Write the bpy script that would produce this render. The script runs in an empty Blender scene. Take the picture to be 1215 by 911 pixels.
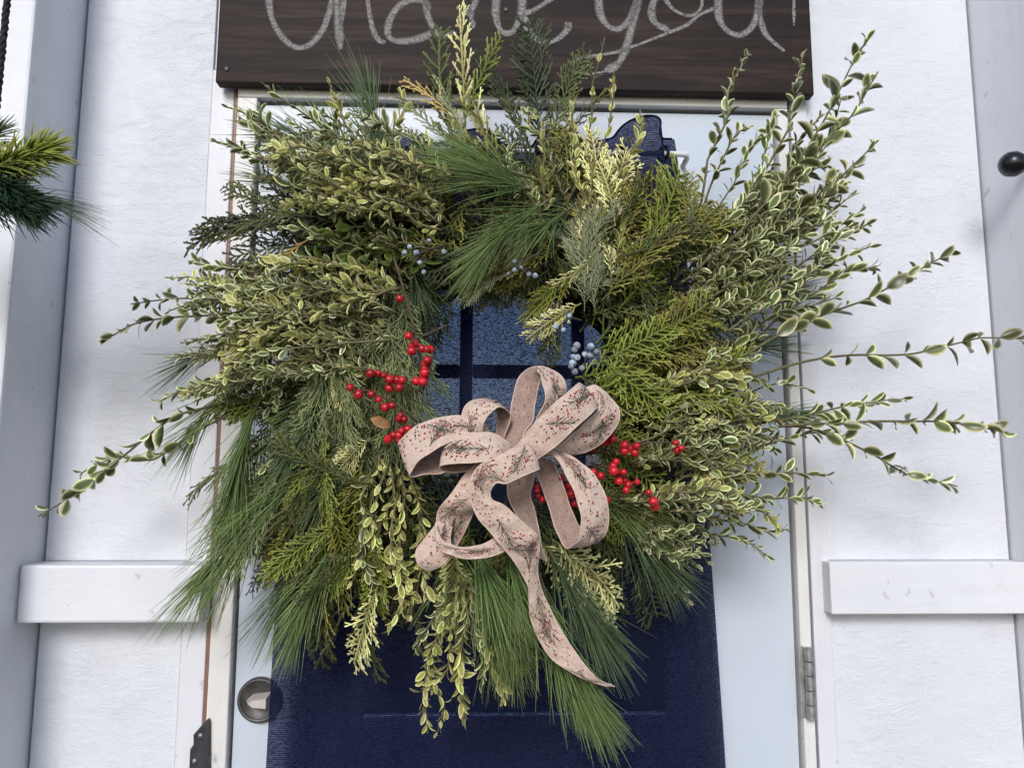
import bpy, math, random
import numpy as np
from mathutils import Vector, Matrix

rng = np.random.default_rng(7)
random.seed(7)
scene = bpy.context.scene
COL = scene.collection

# ------------------------------------------------------------------ camera
W, H, F = 1215.0, 911.0, 902.3
PITCH, YAW, ROLL = math.radians(7.226), math.radians(-2.105), math.radians(0.161)
CAM = np.array([-0.0532, -1.1295, 1.4273])
_fw = np.array([-math.sin(YAW)*math.cos(PITCH), math.cos(YAW)*math.cos(PITCH), math.sin(PITCH)])
_r0 = np.array([math.cos(YAW), math.sin(YAW), 0.0]); _u0 = np.cross(_r0, _fw)
_r = _r0*math.cos(ROLL) + _u0*math.sin(ROLL); _u = np.cross(_r, _fw)
cam_data = bpy.data.cameras.new('camera'); cam = bpy.data.objects.new('camera', cam_data); COL.objects.link(cam)
cam_data.sensor_width = 36.0; cam_data.lens = F/W*36.0; cam_data.clip_start = 0.02; cam_data.clip_end = 3000
cam.matrix_world = Matrix(((_r[0], _u[0], -_fw[0], CAM[0]), (_r[1], _u[1], -_fw[1], CAM[1]), (_r[2], _u[2], -_fw[2], CAM[2]), (0, 0, 0, 1)))
scene.camera = cam

# ------------------------------------------------------------------ sky, sun, exposure
SUN_DIR = np.array([-0.20, -0.85, 0.48]); SUN_DIR /= np.linalg.norm(SUN_DIR)
world = bpy.data.worlds.new('World'); scene.world = world; world.use_nodes = True
nt = world.node_tree; nt.nodes.clear()
sky = nt.nodes.new('ShaderNodeTexSky'); sky.sky_type = 'NISHITA'; sky.sun_disc = False
sky.sun_elevation = math.asin(SUN_DIR[2]); sky.sun_rotation = math.atan2(SUN_DIR[0], SUN_DIR[1])
sky.air_density = 1.0; sky.dust_density = 1.0; sky.ozone_density = 1.0
bg = nt.nodes.new('ShaderNodeBackground'); bg.inputs['Strength'].default_value = 0.118
wo = nt.nodes.new('ShaderNodeOutputWorld')
nt.links.new(sky.outputs[0], bg.inputs[0]); nt.links.new(bg.outputs[0], wo.inputs[0])
sun_data = bpy.data.lights.new('sun', 'SUN'); sun_data.energy = 1.5; sun_data.angle = math.radians(20); sun_data.color = (1.0, 0.985, 0.97)
sun = bpy.data.objects.new('sun', sun_data); COL.objects.link(sun)
sun.rotation_euler = Vector(SUN_DIR).to_track_quat('Z', 'Y').to_euler()
sun.location = (-2, -4, 4)
scene.view_settings.view_transform = 'Standard'; scene.view_settings.look = 'None'
scene.view_settings.gamma = 1.0; scene.view_settings.exposure = 0.38; scene.view_settings.use_curve_mapping = False
scene.cycles.max_bounces = 3; scene.cycles.transparent_max_bounces = 6
scene.cycles.diffuse_bounces = 2; scene.cycles.glossy_bounces = 2; scene.cycles.transmission_bounces = 3
scene.cycles.use_adaptive_sampling = True; scene.cycles.adaptive_threshold = 0.035

# ------------------------------------------------------------------ helpers
def P(px, py, y):
    """world point of the plane at depth y that the reading (px, py) of the photograph falls on"""
    d = _fw + _r*((px-W/2)/F) + _u*((H/2-py)/F)
    return CAM + d*((y-CAM[1])/d[1])

def nrm(v):
    v = np.asarray(v, float); return v/(np.linalg.norm(v)+1e-12)

def mesh_from(name, V, Q, mats, attrs=None, midx=None, smooth=True, tris=None):
    V = np.asarray(V, np.float32).reshape(-1, 3); Q = np.asarray(Q, np.int32).reshape(-1, 4)
    me = bpy.data.meshes.new(name)
    n = len(Q)
    me.vertices.add(len(V)); me.vertices.foreach_set('co', V.ravel())
    me.loops.add(4*n); me.loops.foreach_set('vertex_index', Q.ravel())
    me.polygons.add(n); me.polygons.foreach_set('loop_start', np.arange(0, 4*n, 4, dtype=np.int32))
    me.polygons.foreach_set('loop_total', np.full(n, 4, np.int32))
    if midx is not None: me.polygons.foreach_set('material_index', np.asarray(midx, np.int32))
    me.polygons.foreach_set('use_smooth', np.full(n, bool(smooth)))
    for k, a in (attrs or {}).items():
        at = me.attributes.new(k, 'FLOAT', 'POINT'); at.data.foreach_set('value', np.asarray(a, np.float32))
    for m in mats: me.materials.append(m)
    me.update(calc_edges=True); me.validate()
    return me

class MB:
    def __init__(s): s.V, s.Q, s.A, s.R, s.M, s.n = [], [], [], [], [], 0
    def add(s, V, Q, a=0.0, r=0.0, m=0):
        V = np.asarray(V, float).reshape(-1, 3); Q = np.asarray(Q, int).reshape(-1, 4)
        s.V.append(V); s.Q.append(Q+s.n); k = len(V)
        s.A.append(np.broadcast_to(np.asarray(a, float), (k,)).copy()); s.R.append(np.broadcast_to(np.asarray(r, float), (k,)).copy())
        s.M.append(np.full(len(Q), m)); s.n += k
    def box(s, lo, hi, m=0):
        x0, y0, z0 = lo; x1, y1, z1 = hi
        s.add([(x0,y0,z0),(x1,y0,z0),(x1,y1,z0),(x0,y1,z0),(x0,y0,z1),(x1,y0,z1),(x1,y1,z1),(x0,y1,z1)],
              [(0,3,2,1),(4,5,6,7),(0,1,5,4),(1,2,6,5),(2,3,7,6),(3,0,4,7)], m=m)
    def tube(s, pts, rad, k=6, a=0.0, r=0.0, m=0, flat=1.0, up=None, cap=True):
        pts = np.asarray(pts, float); n = len(pts); rad = np.broadcast_to(np.asarray(rad, float), (n,))
        T = np.gradient(pts, axis=0); T /= (np.linalg.norm(T, axis=1, keepdims=True)+1e-12)
        up = np.array([0, 0, 1.0]) if up is None else np.asarray(up, float)
        if abs(np.dot(T[0], up)) > .95: up = np.array([1.0, 0.1, 0])
        S = np.cross(T, up); S /= (np.linalg.norm(S, axis=1, keepdims=True)+1e-12); U = np.cross(S, T)
        an = np.arange(k)*2*math.pi/k
        V = pts[:, None] + rad[:, None, None]*(np.cos(an)[None, :, None]*S[:, None] + flat*np.sin(an)[None, :, None]*U[:, None])
        i = np.arange(n-1)[:, None]*k; j = np.arange(k)[None]; j2 = (np.arange(k)+1) % k
        Q = np.stack([i+j, i+j2[None], i+k+j2[None], i+k+j], -1).reshape(-1, 4)
        av = np.repeat(np.broadcast_to(np.asarray(a, float), (n,)), k)
        V = V.reshape(-1, 3)
        if cap:
            c = np.array([pts[0], pts[-1]]); V = np.vstack([V, c]); b = n*k
            Q = np.vstack([Q, [(b, (q+1) % k, q, q) if False else (b, (q+2) % k, (q+1) % k, q) for q in range(0, k-1, 2)],
                           [(b+1, (n-1)*k+q, (n-1)*k+q+1, (n-1)*k+(q+2) % k) for q in range(0, k-1, 2)]])
            av = np.concatenate([av, av[:1], av[-1:]])
        s.add(V, Q, av, r, m)
    def lathe(s, prof, origin, axis, k=20, m=0, a=0.0):
        ax = nrm(axis); e = nrm(np.cross(ax, [0.3, 0.1, 1.0])); g = np.cross(ax, e)
        pr = np.array(prof, float); n = len(pr); an = np.arange(k)*2*math.pi/k
        V = np.asarray(origin) + pr[:, 0][:, None, None]*ax + pr[:, 1][:, None, None]*(np.cos(an)[None, :, None]*e + np.sin(an)[None, :, None]*g)
        i = np.arange(n-1)[:, None]*k; j = np.arange(k)[None]; j2 = ((np.arange(k)+1) % k)[None]
        s.add(V.reshape(-1, 3), np.stack([i+j, i+j2, i+k+j2, i+k+j], -1).reshape(-1, 4), a, 0, m)
    def mesh(s, name, mats, smooth=True):
        mats = mats if isinstance(mats, (list, tuple)) else [mats]
        return mesh_from(name, np.vstack(s.V), np.vstack(s.Q), mats, {'tipness': np.concatenate(s.A), 'rnd': np.concatenate(s.R)}, np.concatenate(s.M), smooth)

def link(name, me, parent=None, bevel=0.0, mw=None):
    o = bpy.data.objects.new(name, me); COL.objects.link(o)
    if parent is not None: o.parent = parent
    if mw is not None: o.matrix_local = mw
    if bevel:
        b = o.modifiers.new('bevel', 'BEVEL'); b.width = bevel; b.segments = 2; b.limit_method = 'ANGLE'
    return o

def empty(name, loc, label, cat, group=None):
    o = bpy.data.objects.new(name, None); COL.objects.link(o); o.location = loc; o.empty_display_size = 0.05
    o['label'] = label; o['category'] = cat
    if group: o['group'] = group
    return o

def child(name, me, root, bevel=0.0):
    """part whose mesh is written in world coordinates"""
    o = link(name, me, root, bevel)
    o.matrix_parent_inverse = Matrix.Translation(root.location).inverted() if root.parent is None else Matrix()
    return o

def boxpart(name, lo, hi, mat, root, bevel=0.002):
    """box part with its own origin at its centre and its mesh around it"""
    lo, hi = np.array(lo, float), np.array(hi, float); c = (lo+hi)/2
    b = MB(); b.box(lo-c, hi-c); o = link(name, b.mesh(name, mat, smooth=False), root, bevel)
    o.location = Vector(c)-Vector(root.location)
    return o

# ------------------------------------------------------------------ materials
def mat(name):
    m = bpy.data.materials.new(name); m.use_nodes = True; t = m.node_tree
    return m, t, t.nodes['Principled BSDF'], t.links
def N(t, kind, **kw):
    n = t.nodes.new(kind)
    for k, v in kw.items():
        if hasattr(n, k): setattr(n, k, v)
        else: n.inputs[k].default_value = v
    return n
def coord(t, L, scale=(1, 1, 1), rot=(0, 0, 0), kind='Object'):
    tc = N(t, 'ShaderNodeTexCoord'); mp = N(t, 'ShaderNodeMapping'); mp.inputs['Scale'].default_value = scale; mp.inputs['Rotation'].default_value = rot
    L.new(tc.outputs[kind], mp.inputs[0]); return mp.outputs[0]
def worldpos(t, L, scale=(1, 1, 1), rot=(0, 0, 0)):
    g = N(t, 'ShaderNodeNewGeometry'); mp = N(t, 'ShaderNodeMapping'); mp.inputs['Scale'].default_value = scale; mp.inputs['Rotation'].default_value = rot
    L.new(g.outputs['Position'], mp.inputs[0]); return mp.outputs[0]
def ramp(t, L, src, stops):
    r = N(t, 'ShaderNodeValToRGB'); e = r.color_ramp.elements
    while len(e) < len(stops): e.new(0.5)
    for i, (p, c) in enumerate(stops): e[i].position = p; e[i].color = (*c, 1) if len(c) == 3 else c
    L.new(src, r.inputs[0]); return r.outputs[0]
def noise(t, L, vec, scale, detail=4, rough=0.55, dist=0.0):
    n = N(t, 'ShaderNodeTexNoise'); n.inputs['Scale'].default_value = scale; n.inputs['Detail'].default_value = detail
    n.inputs['Roughness'].default_value = rough; n.inputs['Distortion'].default_value = dist
    L.new(vec, n.inputs['Vector']); return n.outputs['Fac']
def mix(t, L, fac, a, b, mode='MIX'):
    n = N(t, 'ShaderNodeMix', data_type='RGBA', blend_type=mode)
    for sock, v in ((n.inputs[0], fac), (n.inputs[6], a), (n.inputs[7], b)):
        if hasattr(v, 'is_linked'): L.new(v, sock)
        elif isinstance(v, (int, float)): sock.default_value = v
        else: sock.default_value = (*v, 1)
    return n.outputs[2]
def math_(t, L, op, a, b=0.0, clamp=False):
    n = N(t, 'ShaderNodeMath', operation=op, use_clamp=clamp)
    for sock, v in ((n.inputs[0], a), (n.inputs[1], b)):
        if hasattr(v, 'is_linked'): L.new(v, sock)
        else: sock.default_value = v
    return n.outputs[0]
def bump(t, L, h, strength, dist, prev=None):
    b = N(t, 'ShaderNodeBump'); b.inputs['Strength'].default_value = strength; b.inputs['Distance'].default_value = dist
    L.new(h, b.inputs['Height'])
    if prev is not None: L.new(prev, b.inputs['Normal'])
    return b.outputs[0]

def m_wall():
    m, t, b, L = mat('white_painted_strandboard')
    v = worldpos(t, L); vx = worldpos(t, L, (1.0, 1, 2.6), (0, 0.25, 0)); vy = worldpos(t, L, (2.4, 1, 1.0), (0, 0.5, 0))
    d = noise(t, L, v, 3.0, 6, .6)
    base = ramp(t, L, d, [(.3, (.68, .70, .765)), (.7, (.755, .775, .835))])
    sp = N(t, 'ShaderNodeTexVoronoi'); sp.inputs['Scale'].default_value = 38; L.new(vx, sp.inputs['Vector'])
    big = noise(t, L, v, 9, 3)
    speck = math_(t, L, 'MULTIPLY', ramp(t, L, sp.outputs['Distance'], [(.045, (1, 1, 1)), (.085, (0, 0, 0))]), ramp(t, L, big, [(.56, (0, 0, 0)), (.66, (1, 1, 1))]))
    c = mix(t, L, math_(t, L, 'MULTIPLY', speck, .8), base, (.33, .31, .29))
    sm = ramp(t, L, noise(t, L, worldpos(t, L, (1, 1, .35)), 6, 7, .65), [(.56, (0, 0, 0)), (.8, (1, 1, 1))])
    c = mix(t, L, math_(t, L, 'MULTIPLY', sm, .42), c, (.50, .49, .50))
    L.new(c, b.inputs['Base Color'])
    hs = []
    for sc_, ro in (((1, 1, 3.2), .3), ((1, 1, 3.0), 1.35), ((1, 1, 2.6), 2.3)):
        vo = N(t, 'ShaderNodeTexVoronoi', feature='F1'); vo.inputs['Scale'].default_value = 17; L.new(worldpos(t, L, sc_, (0, ro, 0)), vo.inputs['Vector'])
        sep = N(t, 'ShaderNodeSeparateColor'); L.new(vo.outputs['Color'], sep.inputs[0]); hs.append(sep.outputs[0])
    h = math_(t, L, 'MAXIMUM', hs[0], math_(t, L, 'MAXIMUM', hs[1], hs[2]))
    patch = ramp(t, L, noise(t, L, v, 7, 3, .6), [(.34, (.25, .25, .25)), (.62, (1, 1, 1))])
    f1 = noise(t, L, worldpos(t, L, (1, 1, 1.7), (0, .35, 0)), 38, 6, .72, .6)
    chip = ramp(t, L, noise(t, L, worldpos(t, L, (1, 1, 2.2), (0, -.3, 0)), 30, 4, .68, 1.0), [(.50, (0, 0, 0)), (.56, (1, 1, 1)), (.63, (.25, .25, .25))])
    f3 = noise(t, L, v, 11, 3, .6, .3)
    S_ = lambda x, k: math_(t, L, 'MULTIPLY', x, k)
    hh = math_(t, L, 'ADD', S_(h, .10), math_(t, L, 'ADD', S_(S_(f1, patch), .55), math_(t, L, 'ADD', S_(S_(chip, patch), .10), S_(f3, .5))))
    n1 = bump(t, L, hh, .52, .0088)
    L.new(n1, b.inputs['Normal']); b.inputs['Roughness'].default_value = .5
    return m

def m_paintwood(name, c0, c1, axis='z', grime=.25, rough=.45, bumpk=.2):
    m, t, b, L = mat(name)
    sc = {'z': (14, 14, 1.0), 'x': (1.0, 14, 14)}[axis]
    v = worldpos(t, L); vg = worldpos(t, L, sc)
    g = noise(t, L, vg, 5, 6, .6, .4); d = noise(t, L, v, 7, 6, .65)
    c = ramp(t, L, d, [(.3, c0), (.7, c1)])
    sc_ = ramp(t, L, noise(t, L, v, 55, 3, .5), [(.69, (0, 0, 0)), (.74, (1, 1, 1))])
    c = mix(t, L, math_(t, L, 'MULTIPLY', sc_, grime*1.4), c, (.35, .32, .30))
    st = ramp(t, L, noise(t, L, vg, 2.5, 5, .65), [(.55, (0, 0, 0)), (.85, (1, 1, 1))])
    c = mix(t, L, math_(t, L, 'MULTIPLY', st, grime), c, (.50, .46, .44))
    L.new(c, b.inputs['Base Color'])
    n1 = bump(t, L, g, bumpk, .003); n1 = bump(t, L, noise(t, L, v, 120, 3), bumpk*.4, .001, n1)
    L.new(n1, b.inputs['Normal']); b.inputs['Roughness'].default_value = rough
    return m

def m_plain(name, col, rough=.5, metal=0.0, nz=(30, .12), bk=(.1, .001)):
    m, t, b, L = mat(name); v = worldpos(t, L)
    n = noise(t, L, v, nz[0], 4)
    lo = tuple(x*(1-nz[1]) for x in col); hi = tuple(min(1, x*(1+nz[1])) for x in col)
    L.new(ramp(t, L, n, [(.3, lo), (.7, hi)]), b.inputs['Base Color'])
    b.inputs['Roughness'].default_value = rough; b.inputs['Metallic'].default_value = metal
    L.new(bump(t, L, noise(t, L, v, nz[0]*4, 3), bk[0], bk[1]), b.inputs['Normal'])
    return m

def m_leaf(name, stops, var=.3, transl=.22, rough=.42, tipmix=None, nscale=120, rimlo=.5, rimhi=.72):
    """leaf colour: attribute tipness (0 middle .. 1 rim or tip) and rnd (per leaf) only"""
    kr = (.62, .62, .6) if name.startswith('deep') else (.95, .92, .9) if name.startswith('dark_cyp') else (1.05, .98, .95) if name.startswith(('lime_cyp', 'golden')) else (1.12, 1.15, .95) if name.startswith(('pine', 'blue_green', 'fresh')) else (1.5, 1.42, 1.12)  # deep and dark cypress colours held down to put shade into the gaps
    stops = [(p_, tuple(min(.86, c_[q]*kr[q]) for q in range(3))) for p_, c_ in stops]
    m, t, b, L = mat(name)
    at = N(t, 'ShaderNodeAttribute', attribute_name='tipness'); ar = N(t, 'ShaderNodeAttribute', attribute_name='rnd')
    oi = N(t, 'ShaderNodeObjectInfo')
    r2 = math_(t, L, 'FRACT', math_(t, L, 'ADD', ar.outputs['Fac'], math_(t, L, 'MULTIPLY', oi.outputs['Random'], .35)))
    f = at.outputs['Fac']
    if name.endswith('leaf'):
        nz = noise(t, L, coord(t, L), nscale, 2)
        f = math_(t, L, 'ADD', f, math_(t, L, 'MULTIPLY', math_(t, L, 'SUBTRACT', nz, .5), .7))
    c = ramp(t, L, f, stops)
    hsv = N(t, 'ShaderNodeHueSaturation')
    L.new(math_(t, L, 'ADD', .5-.022, math_(t, L, 'MULTIPLY', r2, .042)), hsv.inputs['Hue'])
    L.new(math_(t, L, 'ADD', 1-var, math_(t, L, 'MULTIPLY', r2, 2*var)), hsv.inputs['Value']); L.new(c, hsv.inputs['Color'])
    L.new(hsv.outputs[0], b.inputs['Base Color']); b.inputs['Roughness'].default_value = rough
    b.inputs['Specular IOR Level'].default_value = .45
    if not name.endswith(('leaf', 'tuft')): return m
    tr = N(t, 'ShaderNodeBsdfTranslucent'); L.new(hsv.outputs[0], tr.inputs['Color'])
    ms = N(t, 'ShaderNodeMixShader'); ms.inputs[0].default_value = transl
    L.new(b.outputs[0], ms.inputs[1]); L.new(tr.outputs[0], ms.inputs[2]); L.new(ms.outputs[0], t.nodes['Material Output'].inputs[0])
    return m

def m_curtain():
    m, t, b, L = mat('navy_woven_cloth')
    v = coord(t, L, kind='Object')
    vr = coord(t, L, (1, 1, 1), kind='Object')
    rib = N(t, 'ShaderNodeTexWave', wave_type='BANDS', bands_direction='Z'); rib.inputs['Scale'].default_value = 118; rib.inputs['Distortion'].default_value = .35
    rib.inputs['Detail'].default_value = 1.0; rib.inputs['Detail Scale'].default_value = 2.0
    L.new(v, rib.inputs['Vector'])
    slub = noise(t, L, coord(t, L, (190, 190, 520), kind='Object'), 1.0, 2, .5)
    c = ramp(t, L, slub, [(.3, (.0035, .0055, .021)), (.72, (.0055, .0085, .030))])
    L.new(c, b.inputs['Base Color']); b.inputs['Roughness'].default_value = .8
    b.inputs['Specular IOR Level'].default_value = .12; b.inputs['Sheen Weight'].default_value = .0; b.inputs['Sheen Roughness'].default_value = .4
    n1 = bump(t, L, rib.outputs['Fac'], .12, .0006); n1 = bump(t, L, slub, .2, .0006, n1); L.new(n1, b.inputs['Normal'])
    hole = math_(t, L, 'MULTIPLY', ramp(t, L, rib.outputs['Fac'], [(.15, (.12, .12, .12)), (.85, (1, 1, 1))]), ramp(t, L, slub, [(.34, (.22, .22, .22)), (.62, (1, 1, 1))]))
    tp = N(t, 'ShaderNodeBsdfTransparent'); tp.inputs[0].default_value = (.72, .73, 1, 1)
    ms = N(t, 'ShaderNodeMixShader'); L.new(math_(t, L, 'MULTIPLY', hole, .31), ms.inputs[0])
    tl = N(t, 'ShaderNodeBsdfTranslucent'); tl.inputs[0].default_value = (.006, .009, .032, 1)
    ad = N(t, 'ShaderNodeAddShader'); L.new(b.outputs[0], ad.inputs[0]); L.new(tl.outputs[0], ad.inputs[1])
    L.new(ad.outputs[0], ms.inputs[1]); L.new(tp.outputs[0], ms.inputs[2]); L.new(ms.outputs[0], t.nodes['Material Output'].inputs[0])
    return m

def m_board():
    m, t, b, L = mat('dark_stained_board')
    vg = worldpos(t, L, (1.6, 30, 30)); v = worldpos(t, L)
    g = noise(t, L, vg, 2.0, 7, .62, .5); g2 = noise(t, L, worldpos(t, L, (2, 60, 130)), 1.5, 4)
    c = ramp(t, L, g, [(.3, (.009, .006, .0055)), (.5, (.020, .0125, .0105)), (.75, (.060, .036, .028))])
    wear = ramp(t, L, noise(t, L, worldpos(t, L, (1.2, 8, 14)), 3.5, 6, .7), [(.54, (0, 0, 0)), (.72, (1, 1, 1))])
    c = mix(t, L, math_(t, L, 'MULTIPLY', wear, .5), c, (.10, .060, .045))
    L.new(c, b.inputs['Base Color']); b.inputs['Roughness'].default_value = .62; b.inputs['Specular IOR Level'].default_value = .22
    n1 = bump(t, L, g2, .3, .0015); n1 = bump(t, L, g, .3, .002, n1); L.new(n1, b.inputs['Normal'])
    return m

def m_chalk():
    m, t, b, L = mat('white_chalk')
    a = noise(t, L, worldpos(t, L, (1, 1, 1)), 260, 4, .7); a2 = noise(t, L, worldpos(t, L, (1, 1, 2.5)), 60, 3)
    al = ramp(t, L, math_(t, L, 'ADD', math_(t, L, 'MULTIPLY', a, .7), math_(t, L, 'MULTIPLY', a2, .3)), [(.36, (.16, .16, .16)), (.62, (.80, .80, .80))])
    ed = N(t, 'ShaderNodeAttribute', attribute_name='tipness'); al = math_(t, L, 'MULTIPLY', al, math_(t, L, 'ADD', .18, math_(t, L, 'MULTIPLY', ed.outputs['Fac'], .82)))
    b.inputs['Base Color'].default_value = (.42, .405, .40, 1); b.inputs['Roughness'].default_value = .95
    tp = N(t, 'ShaderNodeBsdfTransparent'); ms = N(t, 'ShaderNodeMixShader')
    L.new(al, ms.inputs[0]); L.new(tp.outputs[0], ms.inputs[1]); L.new(b.outputs[0], ms.inputs[2]); L.new(ms.outputs[0], t.nodes['Material Output'].inputs[0])
    return m

def m_ribbon(name, c0, c1):
    m, t, b, L = mat(name); v = worldpos(t, L)
    w1 = noise(t, L, coord(t, L, (900, 160, 900)), 1, 2); w2 = noise(t, L, coord(t, L, (160, 900, 250)), 1, 2); n = noise(t, L, v, 420, 2)
    f = math_(t, L, 'ADD', math_(t, L, 'MULTIPLY', w1, .4), math_(t, L, 'ADD', math_(t, L, 'MULTIPLY', w2, .3), math_(t, L, 'MULTIPLY', n, .3)))
    L.new(ramp(t, L, f, [(.35, c0), (.65, c1)]), b.inputs['Base Color']); b.inputs['Roughness'].default_value = .85
    L.new(bump(t, L, f, .8, .0009), b.inputs['Normal'])
    return m

def m_glass():
    m, t, b, L = mat('window_glass')
    v = worldpos(t, L); L.new(ramp(t, L, noise(t, L, v, 5, 2), [(.3, (.95, .97, 1)), (.7, (1, 1, 1))]), b.inputs['Base Color'])
    b.inputs['Roughness'].default_value = .03
    tp = N(t, 'ShaderNodeBsdfTransparent'); ms = N(t, 'ShaderNodeMixShader'); fr = N(t, 'ShaderNodeFresnel'); fr.inputs[0].default_value = 1.45
    gl = N(t, 'ShaderNodeBsdfGlossy'); gl.inputs['Roughness'].default_value = .03
    L.new(fr.outputs[0], ms.inputs[0]); L.new(tp.outputs[0], ms.inputs[1]); L.new(gl.outputs[0], ms.inputs[2]); L.new(ms.outputs[0], t.nodes['Material Output'].inputs[0])
    return m

def m_ground():
    m, t, b, L = mat('dry_grass_ground'); v = worldpos(t, L)
    n = noise(t, L, v, 1.4, 8, .7)
    L.new(ramp(t, L, n, [(.3, (.016, .018, .010)), (.6, (.040, .038, .022)), (.8, (.065, .056, .038))]), b.inputs['Base Color']); b.inputs['Roughness'].default_value = .95
    L.new(bump(t, L, noise(t, L, v, 30, 6), .6, .03), b.inputs['Normal'])
    return m

M = {}
M['wall'] = m_wall()
M['stud'] = m_paintwood('white_painted_stud', (.69, .695, .75), (.77, .775, .83), 'z', .3)
M['post'] = m_paintwood('white_painted_post', (.74, .75, .80), (.82, .83, .87), 'z', .30)
M['rail'] = m_paintwood('white_painted_rail', (.71, .72, .775), (.79, .80, .85), 'x', .28)
M['jamb'] = m_paintwood('white_painted_jamb', (.70, .68, .66), (.82, .81, .80), 'z', .45)
M['head'] = m_paintwood('white_painted_head_jamb', (.70, .68, .66), (.82, .81, .80), 'x', .35)
M['raw'] = m_paintwood('raw_brown_wood', (.17, .08, .055), (.30, .16, .12), 'z', .2)
M['door'] = m_plain('white_steel_door_paint', (.58, .64, .735), .35, 0, (6, .03), (.05, .0006))
M['muntin'] = m_plain('white_window_trim', (.74, .76, .78), .4, 0, (9, .05))
M['curtain'] = m_curtain()
M['rod'] = m_plain('white_rod_enamel', (.80, .80, .79), .3)
M['grommet'] = m_plain('dark_grommet_metal', (.012, .014, .03), .35, .6)
M['board'] = m_board(); M['chalk'] = m_chalk()
M['nickel'] = m_plain('brushed_nickel', (.42, .40, .385), .32, 1.0, (60, .12))
M['bronze'] = m_plain('dull_dark_nickel', (.10, .097, .095), .5, .7, (60, .15))
M['thumb'] = m_plain('pale_worn_nickel', (.60, .56, .52), .5, .35, (60, .1))
M['steel'] = m_plain('weathered_steel', (.42, .41, .40), .55, .85, (90, .35))
M['blackiron'] = m_plain('dark_galvanised_iron', (.055, .058, .065), .5, .55, (70, .35))
M['black'] = m_plain('black_enamel', (.008, .008, .011), .28)
M['cord'] = m_plain('black_cord', (.02, .02, .022), .9, 0, (200, .4), (.5, .002))
M['glass'] = m_glass(); M['ground'] = m_ground()
M['floor'] = m_plain('grey_concrete', (.13, .125, .12), .8, 0, (4, .2))
M['bark'] = m_plain('brown_twig_bark', (.085, .055, .038), .8, 0, (150, .4), (.4, .001))
M['twig'] = m_plain('olive_twig_bark', (.13, .115, .05), .7, 0, (150, .3))
M['cane'] = m_plain('grapevine_bark', (.030, .021, .014), .9, 0, (90, .4), (.6, .002))
GC, GE = (.066, .092, .046), (.60, .60, .45)
M['box_var'] = m_leaf('variegated_boxwood_leaf', [(.0, GC), (.40, (.10, .13, .060)), (.60, (.34, .355, .21)), (.80, GE)], .50, .14, .30)
M['box_yel'] = m_leaf('pale_boxwood_leaf', [(.0, (.20, .23, .075)), (.45, (.29, .31, .11)), (.62, (.46, .46, .20)), (.8, (.58, .57, .38))], .34, .16, .40)
M['box_green'] = m_leaf('green_boxwood_leaf', [(.0, (.055, .095, .022)), (.6, (.085, .13, .035)), (.95, (.16, .19, .07))], .35, .2, .3)
M['pine'] = m_leaf('pine_needle', [(.0, (.095, .145, .042)), (.6, (.165, .235, .080)), (1., (.26, .32, .15))], .35, .12, .38)
M['pine_bright'] = m_leaf('fresh_pine_needle', [(.0, (.075, .125, .040)), (.6, (.135, .195, .066)), (1., (.21, .26, .11))], .3, .15, .38)
M['pine_dark'] = m_leaf('blue_green_pine_needle', [(.0, (.045, .078, .036)), (.6, (.085, .130, .064)), (1., (.14, .18, .10))], .35, .1, .4)
M['fir_dark'] = m_leaf('dark_fir_needle', [(.0, (.008, .026, .018)), (.6, (.014, .040, .026)), (1., (.03, .06, .035))], .35, .08, .35)
M['fir_lime'] = m_leaf('lime_fir_needle', [(.0, (.10, .14, .03)), (.6, (.20, .25, .05)), (1., (.32, .36, .11))], .25, .2, .4)
M['gold'] = m_leaf('golden_cypress_scale', [(.0, (.075, .088, .013)), (.5, (.140, .150, .020)), (.9, (.25, .24, .05)), (1., (.38, .33, .12))], .38, .15, .5)
M['lime'] = m_leaf('lime_cypress_scale', [(.0, (.080, .120, .015)), (.5, (.155, .205, .026)), (.9, (.27, .32, .06)), (1., (.38, .39, .11))], .3, .15, .5)
M['thuja'] = m_leaf('dark_cypress_scale', [(.0, (.055, .072, .018)), (.55, (.092, .115, .030)), (.9, (.12, .13, .045)), (1., (.24, .19, .09))], .35, .1, .5)
M['deep'] = m_leaf('deep_green_shaded_cypress_scale', [(.0, (.030, .050, .016)), (.6, (.055, .080, .026)), (1., (.11, .12, .045))], .35, .08, .5)  # dark green with the shade of the gaps worked into its colour
M['cream'] = m_leaf('cream_tipped_cypress_scale', [(.0, (.11, .13, .05)), (.35, (.18, .20, .08)), (.6, (.46, .43, .22)), (.9, (.68, .62, .38))], .22, .15, .5)
M['juniper'] = m_leaf('grey_green_juniper', [(.0, (.085, .115, .055)), (.6, (.15, .19, .10)), (1., (.24, .27, .16))], .3, .12, .5)
M['blue_juniper'] = m_leaf('blue_grey_juniper', [(.0, (.10, .13, .085)), (.6, (.17, .20, .135)), (1., (.27, .29, .20))], .28, .12, .55)
M['tan'] = m_leaf('dried_tan_scale', [(.0, (.22, .15, .06)), (.6, (.34, .25, .11)), (1., (.45, .35, .18))], .25, .15, .6)
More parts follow.
